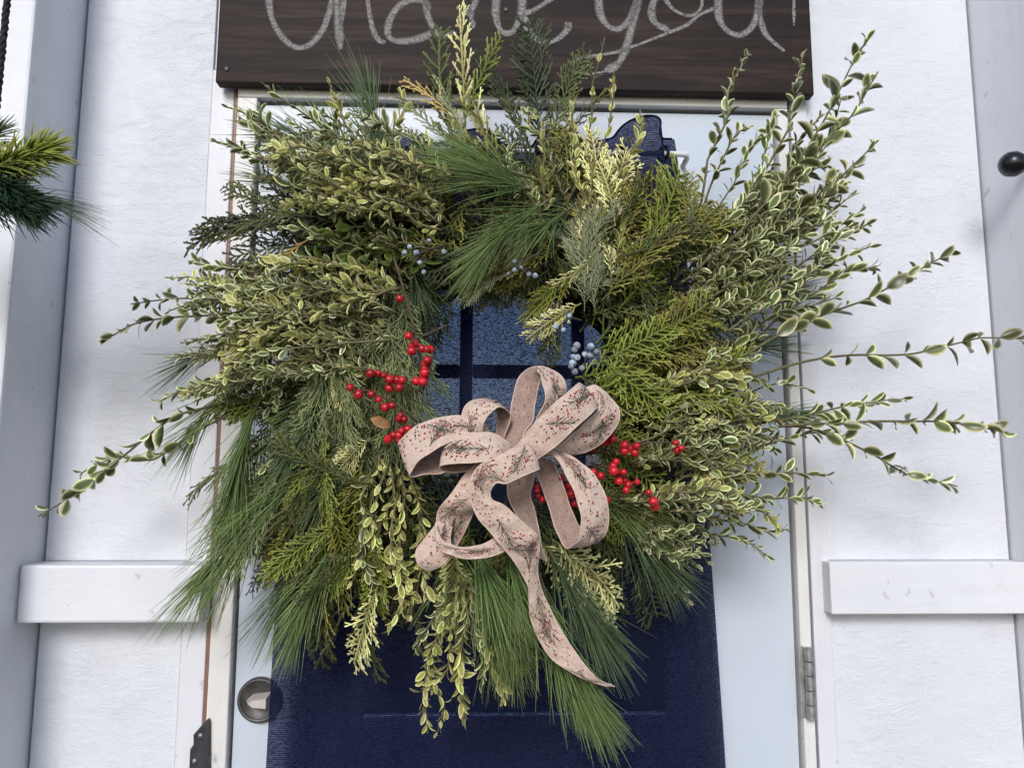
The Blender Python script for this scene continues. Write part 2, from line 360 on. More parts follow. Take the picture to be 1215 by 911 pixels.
def m_berry(name, col, bloom, rough, sss):
    m, t, b, L = mat(name); v = coord(t, L)
    oi = N(t, 'ShaderNodeObjectInfo'); hv = N(t, 'ShaderNodeHueSaturation'); L.new(math_(t, L, 'ADD', .55, math_(t, L, 'MULTIPLY', oi.outputs['Random'], .6)), hv.inputs['Value'])
    L.new(ramp(t, L, noise(t, L, v, 260, 4, .6), [(.35, col), (.7, bloom)]), hv.inputs['Color']); L.new(hv.outputs[0], b.inputs['Base Color']); b.inputs['Roughness'].default_value = rough
    b.inputs['Subsurface Weight'].default_value = sss; b.inputs['Subsurface Radius'].default_value = (.004, .001, .001)
    return m
M['red'] = m_berry('red_berry_skin', (.55, .012, .022), (.66, .022, .035), .28, .15)
M['blue'] = m_berry('powdery_blue_berry_skin', (.22, .27, .36), (.60, .66, .74), .7, 0)
M['dot'] = m_plain('dark_berry_calyx', (.02, .012, .01), .8)
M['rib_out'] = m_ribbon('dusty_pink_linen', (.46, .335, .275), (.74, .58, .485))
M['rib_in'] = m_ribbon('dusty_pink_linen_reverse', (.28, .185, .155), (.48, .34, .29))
M['p_green'] = m_plain('green_print', (.055, .062, .045), .9, 0, (300, .3))
M['p_red'] = m_plain('red_print', (.42, .020, .040), .9, 0, (300, .2))
M['p_wine'] = m_plain('wine_print', (.14, .012, .022), .9, 0, (300, .3))
M['p_bleed'] = m_plain('print_bleeding_through', (.15, .08, .07), .9, 0, (300, .2))
M['rib_edge'] = m_plain('pale_ribbon_edging', (.68, .51, .42), .8, 0, (400, .15))
M['dry'] = m_plain('dry_brown_leaf', (.36, .18, .07), .7, 0, (90, .3))

# ------------------------------------------------------------------ the setting
def structure(name, me):
    o = link(name, me); o['kind'] = 'structure'; return o
b = MB(); b.add([(-900, -900, 0), (900, -900, 0), (900, 900, 0), (-900, 900, 0)], [(0, 1, 2, 3)]); structure('ground', b.mesh('ground', M['ground'], False))
b = MB(); b.box((-2.2, -4.0, 0.004), (2.2, 0.0, 0.05)); structure('floor', b.mesh('floor', M['floor'], False))


# ------------------------------------------------------------------ shed wall
XL, XR = -0.6792, 0.734
PF, RF = -0.125, -0.055            # post front, rail front
zr_t = 1.3122; zr_b = P(150, 739, RF)[2]
wall = empty('shed_wall', (0, 0, 0), 'white painted strandboard shed wall with posts and cross rails round the door', 'wall')
xsl0, xsl1 = P(216, 760, 0)[0], P(246, 760, 0)[0]       # left stud
xsr0, xsr1 = P(966, 800, 0)[0], P(988, 800, 0)[0]       # right stud
ZT, HEADZ = 2.75, 2.010
def panel(x0, x1, z0, z1, y=0.0): return boxpart('wall_panel', (x0, y, z0), (x1, y+.012, z1), M['wall'], wall, .001)
panel(XL+.003, xsl0-.001, zr_t+.0, ZT); panel(XL+.003, xsl0-.001, 0.05, zr_t-.003)
panel(xsr1+.001, XR-.003, zr_t, ZT); panel(xsr1+.001, XR-.003, 0.05, zr_t-.003)
panel(xsl0+.002, xsr1-.002, HEADZ+.05, ZT)
panel(-2.1, XL-.14, 0.05, ZT); panel(XR+.14, 2.1, 0.05, ZT)
boxpart('stud', (xsl0, -.004, 0.05), (xsl1, .06, HEADZ+.048), M['stud'], wall)
boxpart('stud', (xsr0, -.006, 0.05), (xsr1, .06, HEADZ+.048), M['stud'], wall)
boxpart('post', (XL-.14, PF, 0.05), (XL, .03, ZT), M['post'], wall, .004)
boxpart('post', (XR, PF, 0.05), (XR+.14, .03, ZT), M['post'], wall, .004)
boxpart('cross_rail', (XL+.0005, RF, zr_b), (P(238, 700, RF)[0], -.0005, zr_t), M['rail'], wall, .004)
boxpart('cross_rail', (P(985, 700, -.03)[0], -.032, zr_b+.004), (XR-.0005, -.0005, zr_t), M['rail'], wall, .0018)
# black sheet added behind panels as the shade in the cracks by the posts
b = MB(); b.box((XL-.13, .0131, .06), (xsl0, .0135, ZT-.02)); b.box((xsr1, .0131, .06), (XR+.13, .0135, ZT-.02)); child('dark_crack_sheet', b.mesh('dark_crack_sheet', M['cord'], False), wall)
# ------------------------------------------------------------------ door frame
frame = empty('door_frame', (0, 0, 0.05), 'worn white wooden door frame round the white door', 'door frame')
HW = 0.405
jl0 = xsl1+.0075; jr1 = P(965, 800, -.012)[0]
boxpart('jamb', (jl0, -.012, 0.05), (-HW, .10, HEADZ-.0005), M['jamb'], frame)
boxpart('jamb', (HW, -.012, 0.05), (jr1, .10, HEADZ-.0005), M['jamb'], frame)
boxpart('head_jamb', (jl0, -.012, HEADZ), (jr1, .10, HEADZ+.045), M['head'], frame)
boxpart('shim', (xsl1+.0006, -.006, 0.05), (jl0-.0006, .05, HEADZ+.02), M['raw'], frame)
boxpart('door_stop', (-HW+.0005, .062, 0.05), (-HW+.012, .0995, HEADZ-.001), M['jamb'], frame)
boxpart('door_stop', (HW-.012, .062, 0.05), (HW-.0005, .0995, HEADZ-.001), M['jamb'], frame)

# ------------------------------------------------------------------ door
DY = 0.002
door = empty('door', (0, DY, 0.06), 'white steel door with small window panes behind the navy curtain', 'door')
dx0, dx1, dz0, dz1 = -HW+.004, HW-.004, 0.06, HEADZ-.006
wx0, wx1 = P(425, 500, DY)[0], P(797, 500, DY)[0]; wz0, wz1 = P(600, 862, DY)[2], P(600, 232, DY)[2]
b = MB()
b.box((dx0, DY, dz0), (wx0, DY+.044, dz1)); b.box((wx1, DY, dz0), (dx1, DY+.044, dz1))
b.box((wx0, DY, dz0), (wx1, DY+.044, wz0)); b.box((wx0, DY, wz1), (wx1, DY+.044, dz1))
child('slab', b.mesh('slab', M['door'], False), door)
mxs = [P(553, 440, DY)[0], P(686, 440, DY)[0]]; mzs = [P(553, 440, DY)[2], P(553, 655, DY)[2]]
for lo, hi in (((wx0, wz0), (wx0+.016, wz1)), ((wx1-.016, wz0), (wx1, wz1))):
    boxpart('window_trim', (lo[0]+.0004, DY-.006, lo[1]), (hi[0]-.0004, DY+.018, hi[1]), M['muntin'], door)
for z0, z1 in ((wz0+.0004, wz0+.016), (wz1-.016, wz1-.0004)):
    boxpart('window_trim', (wx0+.0165, DY-.006, z0), (wx1-.0165, DY+.018, z1), M['muntin'], door)
for x in mxs: boxpart('muntin', (x-.0095, DY-.004, wz0+.0165), (x+.0095, DY+.018, wz1-.0165), M['muntin'], door)
xs = [wx0+.0165]+[v for x in mxs for v in (x-.010, x+.010)]+[wx1-.0165]; zs = [wz0+.0165]+[v for z in sorted(mzs) for v in (z-.010, z+.010)]+[wz1-.0165]
for z in mzs:
    for i in range(3): boxpart('muntin', (xs[2*i], DY-.003, z-.0095), (xs[2*i+1], DY+.017, z+.0095), M['muntin'], door)
for i in range(3):
    for j in range(3):
        boxpart('pane', (xs[2*i]+.0003, DY-.002, zs[2*j]+.0003), (xs[2*i+1]-.0003, DY+.002, zs[2*j+1]-.0003), M['glass'], door, 0)
boxpart('dark_ledge_cover', (wx0+.001, DY+.0185, wz0+.0002), (wx1-.001, DY+.046, wz0+.017), M['cord'], door, 0)  # added black box covering the sky-lit slab ledge that showed below the panes
# deadbolt
kc = P(309, 829, DY)
b = MB(); b.lathe([(0, .0), (0, .031), (.005, .031), (.0085, .0295), (.0092, .0275), (.0075, .025), (.0065, .0245), (.0062, .0)], kc, (0, -1, 0), 40)
bolt = child('deadbolt', b.mesh('deadbolt', M['bronze']), door)
b = MB()
tw = np.array([(-.021, 0, 0), (-.010, 0, .010), (.020, 0, .014), (.020, 0, -.014), (-.010, 0, -.010)])
tw = tw*.86; T0 = [kc+p+np.array([0, -.0062, 0]) for p in tw]; T1 = [kc+p*np.array([.7, 1, .55])+np.array([.002, -.024, 0]) for p in tw]
b.add(T0+T1, [(0, 1, 6, 5), (1, 2, 7, 6), (2, 3, 8, 7), (3, 4, 9, 8), (4, 0, 5, 9), (5, 6, 7, 7), (5, 7, 8, 9)][:5]+[(5, 6, 7, 8), (5, 8, 9, 5)][:1])
b.add(T1, [(0, 3, 4, 4)][:0])
b.add([T1[0], T1[3], T1[4], (T1[0]+T1[4])/2], [(0, 1, 2, 3)])
child('thumb_turn', b.mesh('thumb_turn', M['thumb'], False), bolt).matrix_parent_inverse = Matrix()
bpy.context.view_layer.update()
for o in bolt.children: o.matrix_parent_inverse = bolt.matrix_world.inverted()
# hinge
hx = HW+.008; hz0, hz1 = P(960, 852, -.016)[2], P(960, 766, -.016)[2]
hinge = boxpart('hinge', (HW-.004, -.0138, hz0), (HW+.0035, -.0122, hz1), M['steel'], door, .0008)
seg = (hz1-hz0)/5
for i in range(5):
    b = MB(); b.lathe([(0, 0), (0, .0066), (seg-.0012, .0066), (seg-.0012, 0)], (hx, -.0195, hz0+i*seg), (0, 0, 1), 24)
    o = link('knuckle', b.mesh('knuckle', M['steel'], False), hinge); o.matrix_parent_inverse = Matrix.Translation(Vector(hinge.location)+Vector(door.location)).inverted()
    mm = o.modifiers.new('bevel', 'BEVEL'); mm.width = .0006

# ------------------------------------------------------------------ latch bracket on the left stud
c = P(241, 885, -.006)
br = empty('latch_bracket', Vector(P(241, 905, -.006)), 'dark metal latch bracket on the stud left of the door', 'latch')
b = MB()
pr = [P(x, y, -.0065) for x, y in ((228, 911), (229, 885), (233, 880), (233, 868), (250, 849), (252, 852), (252, 920), (228, 925))]
def prism(mb, poly, depth, m=0):
    n = len(poly); A = [np.array(p) for p in poly]; B = [p+np.array([0, -depth, 0]) for p in A]
    ca, cb = sum(A)/n, sum(B)/n
    mb.add(A+B+[ca, cb], [(i, (i+1) % n, n+(i+1) % n, n+i) for i in range(n)]+[(2*n+1, n+i, n+(i+1) % n, n+(i+2) % n) for i in range(0, n, 2)]+[(2*n, (i+2) % n, (i+1) % n, i) for i in range(0, n, 2)], m=m)
prism(b, pr, .012)
child('plate', b.mesh('plate', M['blackiron'], False), br, .0015)
for x, y in ((238, 872), (231, 902)):
    b = MB(); b.lathe([(-.001, .0), (-.001, .0035), (.0015, .003), (.0022, 0)], P(x, y, -.0185), (0, -1, 0), 12); child('screw', b.mesh('screw', M['steel']), br)
b = MB(); b.box(P(247, 905, -.03), P(251, 893, -.0186)+np.array([0, .0, 0])); child('catch', b.mesh('catch', M['blackiron'], False), br, .001)

# ------------------------------------------------------------------ chalk sign
SF = -0.033
sx0, sx1 = P(257, 60, SF)[0], P(964, 60, SF)[0]; sz0 = (P(300, 99, SF)[2]+P(900, 111, SF)[2])/2
sign = empty('chalkboard_sign', (0, SF, sz0), 'dark brown wooden board with chalk words thank you over the door', 'sign')
b = MB(); nx = 40
for (z0, z1, yo) in ((sz0, sz0+.33, 0),):
    b.box((sx0, SF, z0), (sx1, SF+.0205, z1))
child('plank', b.mesh('plank', M['board'], False), sign, .003)
def smooth_path(pts, n=10):
    p = np.array(pts, float); q = np.vstack([2*p[0]-p[1], p, 2*p[-1]-p[-2]]); out = []
    for i in range(1, len(q)-2):
        for t_ in np.linspace(0, 1, n, endpoint=False):
            a0, a1, a2, a3 = q[i-1], q[i], q[i+1], q[i+2]
            out.append(.5*((2*a1)+(-a0+a2)*t_+(2*a0-5*a1+4*a2-a3)*t_**2+(-a0+3*a1-3*a2+a3)*t_**3))
    out.append(p[-1]); return np.array(out)
strokes = [
 (8.5, [(322, -70), (316, -30), (319, 0), (322, 20), (329, 36), (339, 49), (353, 57), (368, 53), (381, 39), (388, 23), (393, 4), (395, -25), (392, -60)]),
 (8.5, [(392, -70), (396, -30), (398, 0), (401, 22), (404, 59)]),
 (7, [(404, 30), (412, -20), (424, -40), (434, -25), (436, -3), (439, 20), (444, 40), (451, 49), (458, 50)]),
 (8, [(510, 12), (503, 2), (490, 0), (474, 7), (463, 23), (460, 40), (467, 48), (484, 49), (503, 44), (516, 36)]),
 (8, [(503, -6), (505, 3), (508, 20), (516, 36), (526, 42), (540, 38)]),
 (7, [(568, -30), (566, -5), (559, 13), (550, 16)]), (7, [(557, 10), (559, 20), (562, 34)]),
 (8.5, [(588, -40), (589, -3), (588, 16), (592, 33), (600, 40), (610, 36), (617, 20), (620, -3), (622, -60)]),
 (7.5, [(664, -14), (649, 2), (632, 13), (621, 16)]), (7, [(622, 18), (628, 38), (643, 50), (659, 48), (671, 38), (677, 27)]), (5, [(671, 27), (676, 35)]),
 (8.5, [(706, -40), (710, -3), (712, 16), (720, 30), (733, 35), (745, 26), (754, 7), (758, -8), (760, -45)]),
 (9, [(758, -8), (755, 10), (750, 30), (743, 57), (733, 76), (718, 85)]), (4, [(718, 85), (699, 88), (674, 84)]),
 (4.5, [(676, 77), (689, 69), (715, 65), (732, 62), (758, 53), (791, 40), (815, 30), (830, 18), (853, 8)]),
 (8, [(792, -35), (780, -8), (773, 13), (778, 28), (795, 37)]), (5, [(786, -10), (791, 2), (801, 13), (817, 19), (829, 14), (833, 0), (826, -25), (806, -38), (792, -35)]),
 (8.5, [(850, -45), (852, -3), (853, 20), (860, 34), (875, 42), (890, 35), (899, 16), (901, -10), (901, -45)]),
 (6.5, [(900, -10), (902, 20), (907, 38), (916, 49), (931, 61)]),
 (4, [(943, -70), (942, -8), (942, 31)]),
]
for wd, pts in strokes:
    w3 = smooth_path([P(x, y, SF-.0012) for x, y in pts], 8); T = np.gradient(w3, axis=0); T /= np.linalg.norm(T, axis=1, keepdims=True)
    ss = np.arange(len(w3)); g_ = np.random.default_rng(int(wd*10)+len(pts))
    wv = np.interp(ss, np.linspace(0, len(w3), 9), g_.uniform(.62, 1.15, 9)); wv[:3] *= (.5, .75, .9); wv[-3:] *= (.9, .7, .45)
    S = np.stack([-T[:, 2], 0*T[:, 0], T[:, 0]], 1)*(wd*.5*.00125*wv)[:, None]
    V = np.empty((4*len(w3), 3)); A_ = np.tile([0, 1.0, 1.0, 0], len(w3))
    for q, k_ in enumerate((1.35, .6, -.6, -1.35)): V[q::4] = w3+S*k_
    V[:, 1] = SF-.0012; b = MB(); i = np.arange(len(w3)-1)*4
    b.add(V, np.concatenate([np.stack([i+q, i+q+1, i+q+5, i+q+4], 1) for q in range(3)]), A_); child('chalk_stroke', b.mesh('chalk_stroke', M['chalk'], False), sign)
for x, y in ((269, 82), (948, 92), (600, 12)):
    b = MB(); b.lathe([(-.002, 0), (-.002, .004), (.0012, .0035), (.0015, .0015), (.0005, 0)], P(x, y, SF-.0005), (0, -1, 0), 12); child('screw', b.mesh('screw', M['bronze']), sign)

# ------------------------------------------------------------------ curtain rod and curtain
RY = -0.045; rz = P(700, 181, RY)[2]
rx0, rx1 = P(345, 181, RY)[0], P(818, 181, RY)[0]
rod = empty('curtain_rod', (rx0, RY, rz), 'thin white curtain rod across the top of the door', 'curtain rod')
b = MB(); b.tube([(rx0, RY, rz), (rx1-.012, RY, rz), (rx1-.004, RY+.004, rz), (rx1, RY+.014, rz-.001), (rx1, DY-.006, rz-.002)], .0042, 10); child('bar', b.mesh('bar', M['rod']), rod)
for x in (rx0+.004, rx1):
    boxpart('bracket', (x-.007, DY-.006, rz-.030), (x+.007, DY-.0004, rz+.012), M['rod'], rod, .002)
cx0t, cx1t = P(362, 150, RY)[0], P(806, 165, RY)[0]; cx0b, cx1b = P(313, 905, RY)[0], P(872, 905, RY)[0]
cz1 = rz+.040; cz0 = .86
curt = empty('curtain', ((cx0b+cx1b)/2, RY, cz0), 'navy blue woven curtain hanging on the door behind the wreath', 'curtain')
NU, NZ = 260, 90
u = np.linspace(0, 1, NU)[None]; s = np.linspace(0, 1, NZ)[:, None]
s = s**1.3
z = cz1+(cz0-cz1)*s
amp = .028*(1-s)**1.3*(.35+.65*np.clip((u-.35)/.25, 0, 1))+.019*(.35+.65*np.abs(2*u-1)**1.2)*(.5+.5*np.sin(7.3*u+1.1)**2)
xl = cx0t+(cx0b-cx0t)*s**.8; xr = cx1t+(cx1b-cx1t)*s**.75
NW = 4.5; PH0 = 4.4
ph = 2*math.pi*NW*u
yy = RY+amp*np.sin(ph+PH0)*np.clip((u)*8+.3, 0, 1)-.020*np.clip((u-.86)/.06, 0, 1)*s*(1-.5*np.clip((u-.95)/.05, 0, 1))+.004*np.sin(9*u+5*s)+.012*s*np.sin(3.1*u*2+1)
yy = np.minimum(yy, -.016)
xx = xl+(xr-xl)*(u+.012*np.sin(2*ph)*(1-s))
V = np.stack([xx, yy, z+0*u-(.020*(1-np.clip((u-.70)/.12, 0, 1))+.003*np.abs(np.sin(ph*.5)))*(1-s)**4], -1).reshape(-1, 3)
i = np.arange(NZ-1)[:, None]*NU; j = np.arange(NU-1)[None]
Q = np.stack([i+j, i+NU+j, i+NU+j+1, i+j+1], -1).reshape(-1, 4)
b = MB(); b.add(V-np.array(curt.location), Q)
cl = link('cloth', b.mesh('cloth', M['curtain']), curt)
# top hem seam
b = MB(); row = V.reshape(NZ, NU, 3)[0]+np.array([0, -.0008, 0]); b.tube(row[::2], .0016, 5); child('hem', b.mesh('hem', M['curtain']), curt)
th = (np.arange(1, 12)*math.pi-PH0)/(2*math.pi*NW)
for k, uu in enumerate(th):
    if not (.02 < uu < .995): continue
    gx = cx0t+(cx1t-cx0t)*uu; an = np.arange(25)*2*math.pi/24; sl = -1 if k % 2 else 1
    e = nrm((.55, .83*sl, 0)); pts = np.array([gx, RY, rz])+.0105*(np.cos(an)[:, None]*e+np.sin(an)[:, None]*np.array([0, 0, 1.0]))
    b = MB(); b.tube(pts, .0026, 6, cap=False, up=np.cross(e, [0, 0, 1.])); child('grommet', b.mesh('grommet', M['grommet']), curt)

# ------------------------------------------------------------------ knob on the right post
kb = P(1209, 193, -.115); kb[0] = XR
knob = empty('black_knob', Vector(kb), 'round black knob on the white post at the right', 'knob')
b = MB(); b.lathe([(-.002, .006), (.006, .0075), (.014, .0068), (.019, .009), (.024, .0145), (.033, .0180), (.043, .0170), (.050, .0120), (.054, .005), (.0545, 0)], kb, (-1, -.10, -.12), 28)
child('head', b.mesh('head', M['black']), knob)
b = MB(); b.lathe([(0, 0), (-.0005, .012), (.003, .0115), (.004, .006)], kb, (-1, 0, 0), 24); child('collar', b.mesh('collar', M['black']), knob)

# ================================================================== THE WREATH
WC = P(592, 480, -.12)
wreath = empty('wreath', Vector(WC), 'large evergreen wreath with red berries and a pink patterned bow on the door', 'wreath')
PINV = Matrix.Translation(Vector(WC)).inverted()
def part(name, me, parent=None, mw=None):
    """mesh in world coordinates, or in local ones with a world matrix mw"""
    o = bpy.data.objects.new(name, me); COL.objects.link(o)
    o.parent = parent or wreath
    base = PINV if parent is None else parent['_inv'] if False else None
    if parent is None: o.matrix_parent_inverse = PINV
    if mw is not None: o.matrix_basis = mw
    return o
def subpart(name, me, parent_obj, parent_mw, mw=None):
    o = bpy.data.objects.new(name, me); COL.objects.link(o); o.parent = parent_obj
    o.matrix_parent_inverse = parent_mw.inverted()
    if mw is not None: o.matrix_basis = mw
    return o
ID = Matrix()

def bez(p0, p1, p2, n):
    t_ = np.linspace(0, 1, n)[:, None]
    return (1-t_)**2*p0+2*t_*(1-t_)*p1+t_**2*p2

# ---- vine ring
b = MB()
for k in range(9):
    a_ = np.linspace(0, 2*math.pi, 90); rr = .205+.022*math.cos(k*2.4)+.012*np.sin(a_*3+k)+.006*np.sin(a_*11+2*k)
    yy_ = -.085+.022*math.sin(k*1.7)+.010*np.sin(a_*4+k*2)
    b.tube(np.stack([WC[0]+rr*np.cos(a_), yy_, WC[2]+rr*np.sin(a_)], 1), .0065, 6, up=(0, 1, 0), cap=False)
part('vine_ring', b.mesh('vine_ring', M['cane']))

# ---- leaves
def leaf_template(curl, cup, wd):
    xs_ = np.array([0.0, .10, .28, .50, .72, .90, 1.0]); wv = wd*np.array([.10, .46, .86, 1.0, .86, .48, .07])
    ys_ = np.array([-1, -.66, 0, .66, 1.0]); V = []; A = []
    for x, w_ in zip(xs_, wv):
        for y in ys_:
            V.append((x, y*w_, cup*w_*(y*y)*.9-curl*x*x+.03*math.sin(x*3)))
            A.append(max(abs(y)**1.6, 0.0 if x < .85 else (.62 if x < .95 else 1)))
    n = len(xs_); Q = [(i*5+j, (i+1)*5+j, (i+1)*5+j+1, i*5+j+1) for i in range(n-1) for j in range(4)]
    return np.array(V), np.array(Q), np.array(A)
LT = [leaf_template(c_, k_, w_) for c_, k_, w_ in ((.10, .5, .30), (.24, .35, .27), (-.10, .6, .31), (.02, .85, .26), (.38, .2, .29), (.12, 1.0, .24))]
LN = [leaf_template(c_, k_, w_) for c_, k_, w_ in ((.06, .25, .23), (.16, .2, .21), (-.08, .35, .24), (.02, .45, .20), (.24, .1, .22), (.0, .3, .26), (.35, .2, .2), (-.2, .2, .22))]
LEAFMESH = {}
def leafmesh(kind, i, v):
    k = (kind, i, v)
    if k not in LEAFMESH:
        V, Q, A = LT[i]; LEAFMESH[k] = mesh_from('leaf', V, Q, [M[kind]], {'tipness': A, 'rnd': np.full(len(V), v/5.0)})
    return LEAFMESH[k]
HERO_LEFT = [300]
def boxwood(pts3, kind='box_var', ll=.019, gap=.013, hero=False, bare=.12, ang=48, stem=.0013, shrink=.45, name='boxwood_sprig', jit=1.0, fine=True):
    LT_ = LT if (hero or not fine) else LN
    """a stem along pts3 with crossed pairs of leaves"""
    p = np.asarray(pts3, float); seg = np.linalg.norm(np.diff(p, axis=0), axis=1); cum = np.concatenate([[0], np.cumsum(seg)]); Lg = cum[-1]
    wob = rng.normal(0, 1, (3, 2)); tt = cum/Lg
    kn = rng.normal(0, .004, (7, 3)); kn[0] = 0
    p = p+(np.sin(tt[:, None]*9+wob[:, 0])*.006*tt[:, None])+np.stack([np.interp(tt, np.linspace(0, 1, 7), kn[:, q]) for q in range(3)], 1)
    at = lambda s_: np.array([np.interp(s_, cum, p[:, k]) for k in range(3)])
    b = MB(); b.tube(p, np.linspace(stem*1.5, stem*.6, len(p)), 5, m=0)
    root_mw = ID; heroes = []; LV, LQ, LA, LR, off = [], [], [], [], 0
    s_ = bare*Lg; k = 0; roll0 = rng.uniform(0, 6.28)
    while s_ < Lg:
        f_ = s_/Lg; o = at(s_); t_ = nrm(at(min(s_+.006, Lg))-at(max(s_-.006, 0)))
        e1 = nrm(np.cross(t_, [.13, 1, .21])); e2 = np.cross(t_, e1)
        for side in (0, 1):
            if rng.random() < (.14 if hero else .05): continue
            a_ = roll0+k*math.pi/2+side*math.pi+rng.normal(0, .42*jit); r_ = math.cos(a_)*e1+math.sin(a_)*e2
            al = math.radians(ang*(1-.42*f_**2)+rng.normal(0, 17*jit))
            d_ = math.cos(al)*t_+math.sin(al)*r_; n_ = math.sin(al)*t_-math.cos(al)*r_
            tw_ = rng.normal(0, .6*jit); sd = np.cross(n_, d_); n2 = math.cos(tw_)*n_+math.sin(tw_)*sd; sd2 = np.cross(n2, d_)
            l_ = ll*(1-shrink*max(0, (f_-.8)/.2)*.9)*rng.uniform(.62, 1.22)*(.8+.2*min(1, f_*3))
            ti = rng.integers(len(LT_)); R = np.stack([d_, sd2, n2], 1)*l_; base_ = o+r_*stem
            if hero and HERO_LEFT[0] > 0:
                HERO_LEFT[0] -= 1
                mw = Matrix([[*R[q], base_[q]] for q in range(3)]+[[0, 0, 0, 1]]); heroes.append((leafmesh(kind, ti, int(rng.integers(6))), mw))
            else:
                V, Q, A = LT_[ti]; b.add(V@R.T+base_, Q, A, rng.random(), 1)
        k += 1; s_ += gap*rng.uniform(.75, 1.3)*(1-.35*f_)
    o = part(name, b.mesh(name, [M['twig'], M[kind]]))
    for me, mw in heroes: subpart('leaf', me, o, ID, mw)
    return o

def path(pix, n=26):
    """[(px, py, depth), ...] control points read off the photograph -> smooth 3-D path"""
    return smooth_path([P(*q) for q in pix], max(3, n//max(1, len(pix)-1)))

# long sprigs that stand clear of the wreath: leaves one by one
B = -.13
heroes = [
 ([(800, 485, -.17), (960, 428, -.16), (1080, 413, -.15), (1228, 398, -.14)], .029, .036, .40),
 ([(790, 545, -.18), (980, 498, -.17), (1090, 500, -.16), (1193, 524, -.15)], .027, .021, .42),
 ([(820, 520, -.17), (960, 510, -.16), (1050, 545, -.15), (1132, 582, -.14)], .024, .023, .40),
 ([(790, 470, -.18), (930, 395, -.17), (1040, 345, -.16), (1126, 305, -.15)], .027, .020, .38),
 ([(815, 350, -.17), (915, 235, -.18), (985, 135, -.18), (1032, 40, -.17)], .027, .021, .35),
 ([(850, 330, -.16), (930, 220, -.16), (1000, 145, -.16), (1040, 98, -.16)], .027, .021, .42),
 ([(860, 335, -.15), (945, 250, -.15), (1000, 205, -.15), (1038, 168, -.15)], .025, .019, .40),
 ([(800, 330, -.15), (835, 230, -.15), (862, 140, -.15), (880, 62, -.15)], .020, .016, .35),
 ([(840, 330, -.15), (905, 215, -.16), (935, 135, -.16), (955, 62, -.16)], .022, .019, .40),
 ([(420, 390, -.16), (300, 365, -.15), (200, 385, -.14), (112, 412, -.13)], .021, .020, .42),
 ([(380, 420, -.17), (250, 480, -.16), (150, 540, -.15), (48, 606, -.14)], .024, .019, .42),
 ([(360, 440, -.16), (270, 490, -.15), (190, 538, -.14), (95, 566, -.13)], .022, .024, .50),
 ([(430, 360, -.16), (320, 345, -.15), (230, 352, -.14), (150, 364, -.13)], .020, .016, .42),
]
for pix, ll, gap, bare in heroes: boxwood(path(pix, 40), 'box_var', ll, gap, True, bare, 50, .0015)
for pix, ll, gap in (
 ([(840, 350, -.15), (940, 290, -.15), (1020, 245, -.14)], .023, .015), ([(850, 370, -.15), (930, 300, -.15), (1012, 268, -.14)], .022, .014),
 ([(820, 300, -.15), (850, 200, -.15), (888, 148, -.15)], .017, .012), ([(830, 320, -.14), (900, 250, -.14), (965, 195, -.14)], .022, .014),
 ([(850, 310, -.13), (915, 235, -.13), (985, 190, -.13)], .022, .013), ([(830, 340, -.16), (920, 280, -.16), (1000, 228, -.15)], .022, .013),
 ([(820, 470, -.16), (940, 370, -.15), (1040, 308, -.14)], .022, .014), ([(800, 440, -.17), (900, 390, -.16), (985, 345, -.15)], .023, .014),
 ([(800, 500, -.17), (880, 470, -.16), (953, 458, -.15)], .020, .014), ([(810, 525, -.17), (960, 490, -.16), (1076, 472, -.15)], .021, .017),
 ([(800, 560, -.16), (900, 525, -.15), (1000, 518, -.14)], .018, .012), ([(790, 600, -.16), (900, 560, -.15), (975, 572, -.14)], .020, .015),
 ([(780, 625, -.15), (880, 590, -.15), (980, 605, -.14)], .018, .011), ([(780, 625, -.16), (860, 612, -.15), (935, 640, -.14)], .018, .012),
 ([(770, 630, -.16), (840, 630, -.15), (908, 660, -.14)], .017, .012), ([(740, 600, -.16), (790, 650, -.15), (815, 718, -.14)], .016, .012),
 ([(330, 440, -.16), (260, 450, -.15), (188, 478, -.14)], .020, .013), ([(400, 400, -.16), (300, 400, -.16), (205, 425, -.15)], .020, .012),
 ([(500, 265, -.16), (390, 200, -.16), (275, 140, -.14)], .021, .012), ([(490, 250, -.17), (390, 215, -.16), (285, 178, -.15)], .020, .012),
 ([(480, 245, -.15), (430, 190, -.15), (375, 135, -.14)], .018, .012), ([(520, 262, -.19), (420, 240, -.18), (300, 205, -.17)], .021, .012),
 ([(530, 300, -.20), (420, 285, -.19), (320, 268, -.18)], .018, .013),
): boxwood(path(pix, 30), 'box_var', ll, gap, False, .12, 52)
for pix in ([(830, 350, -.17), (910, 250, -.17), (968, 140, -.16)], [(840, 340, -.16), (925, 245, -.16), (1002, 118, -.15)], [(850, 350, -.16), (940, 265, -.16), (1022, 200, -.15)], [(850, 360, -.15), (930, 290, -.15), (1010, 232, -.14)], [(830, 330, -.14), (890, 235, -.14), (925, 130, -.14)], [(845, 340, -.17), (930, 235, -.17), (985, 165, -.16)], [(840, 380, -.17), (950, 310, -.16), (1030, 258, -.15)], [(820, 400, -.17), (940, 335, -.16), (1025, 290, -.15)], [(810, 330, -.14), (850, 250, -.14), (905, 165, -.14)]):
    boxwood(path(pix, 36), 'box_var', rng.uniform(.018, .023), .0125, False, .1, 46)
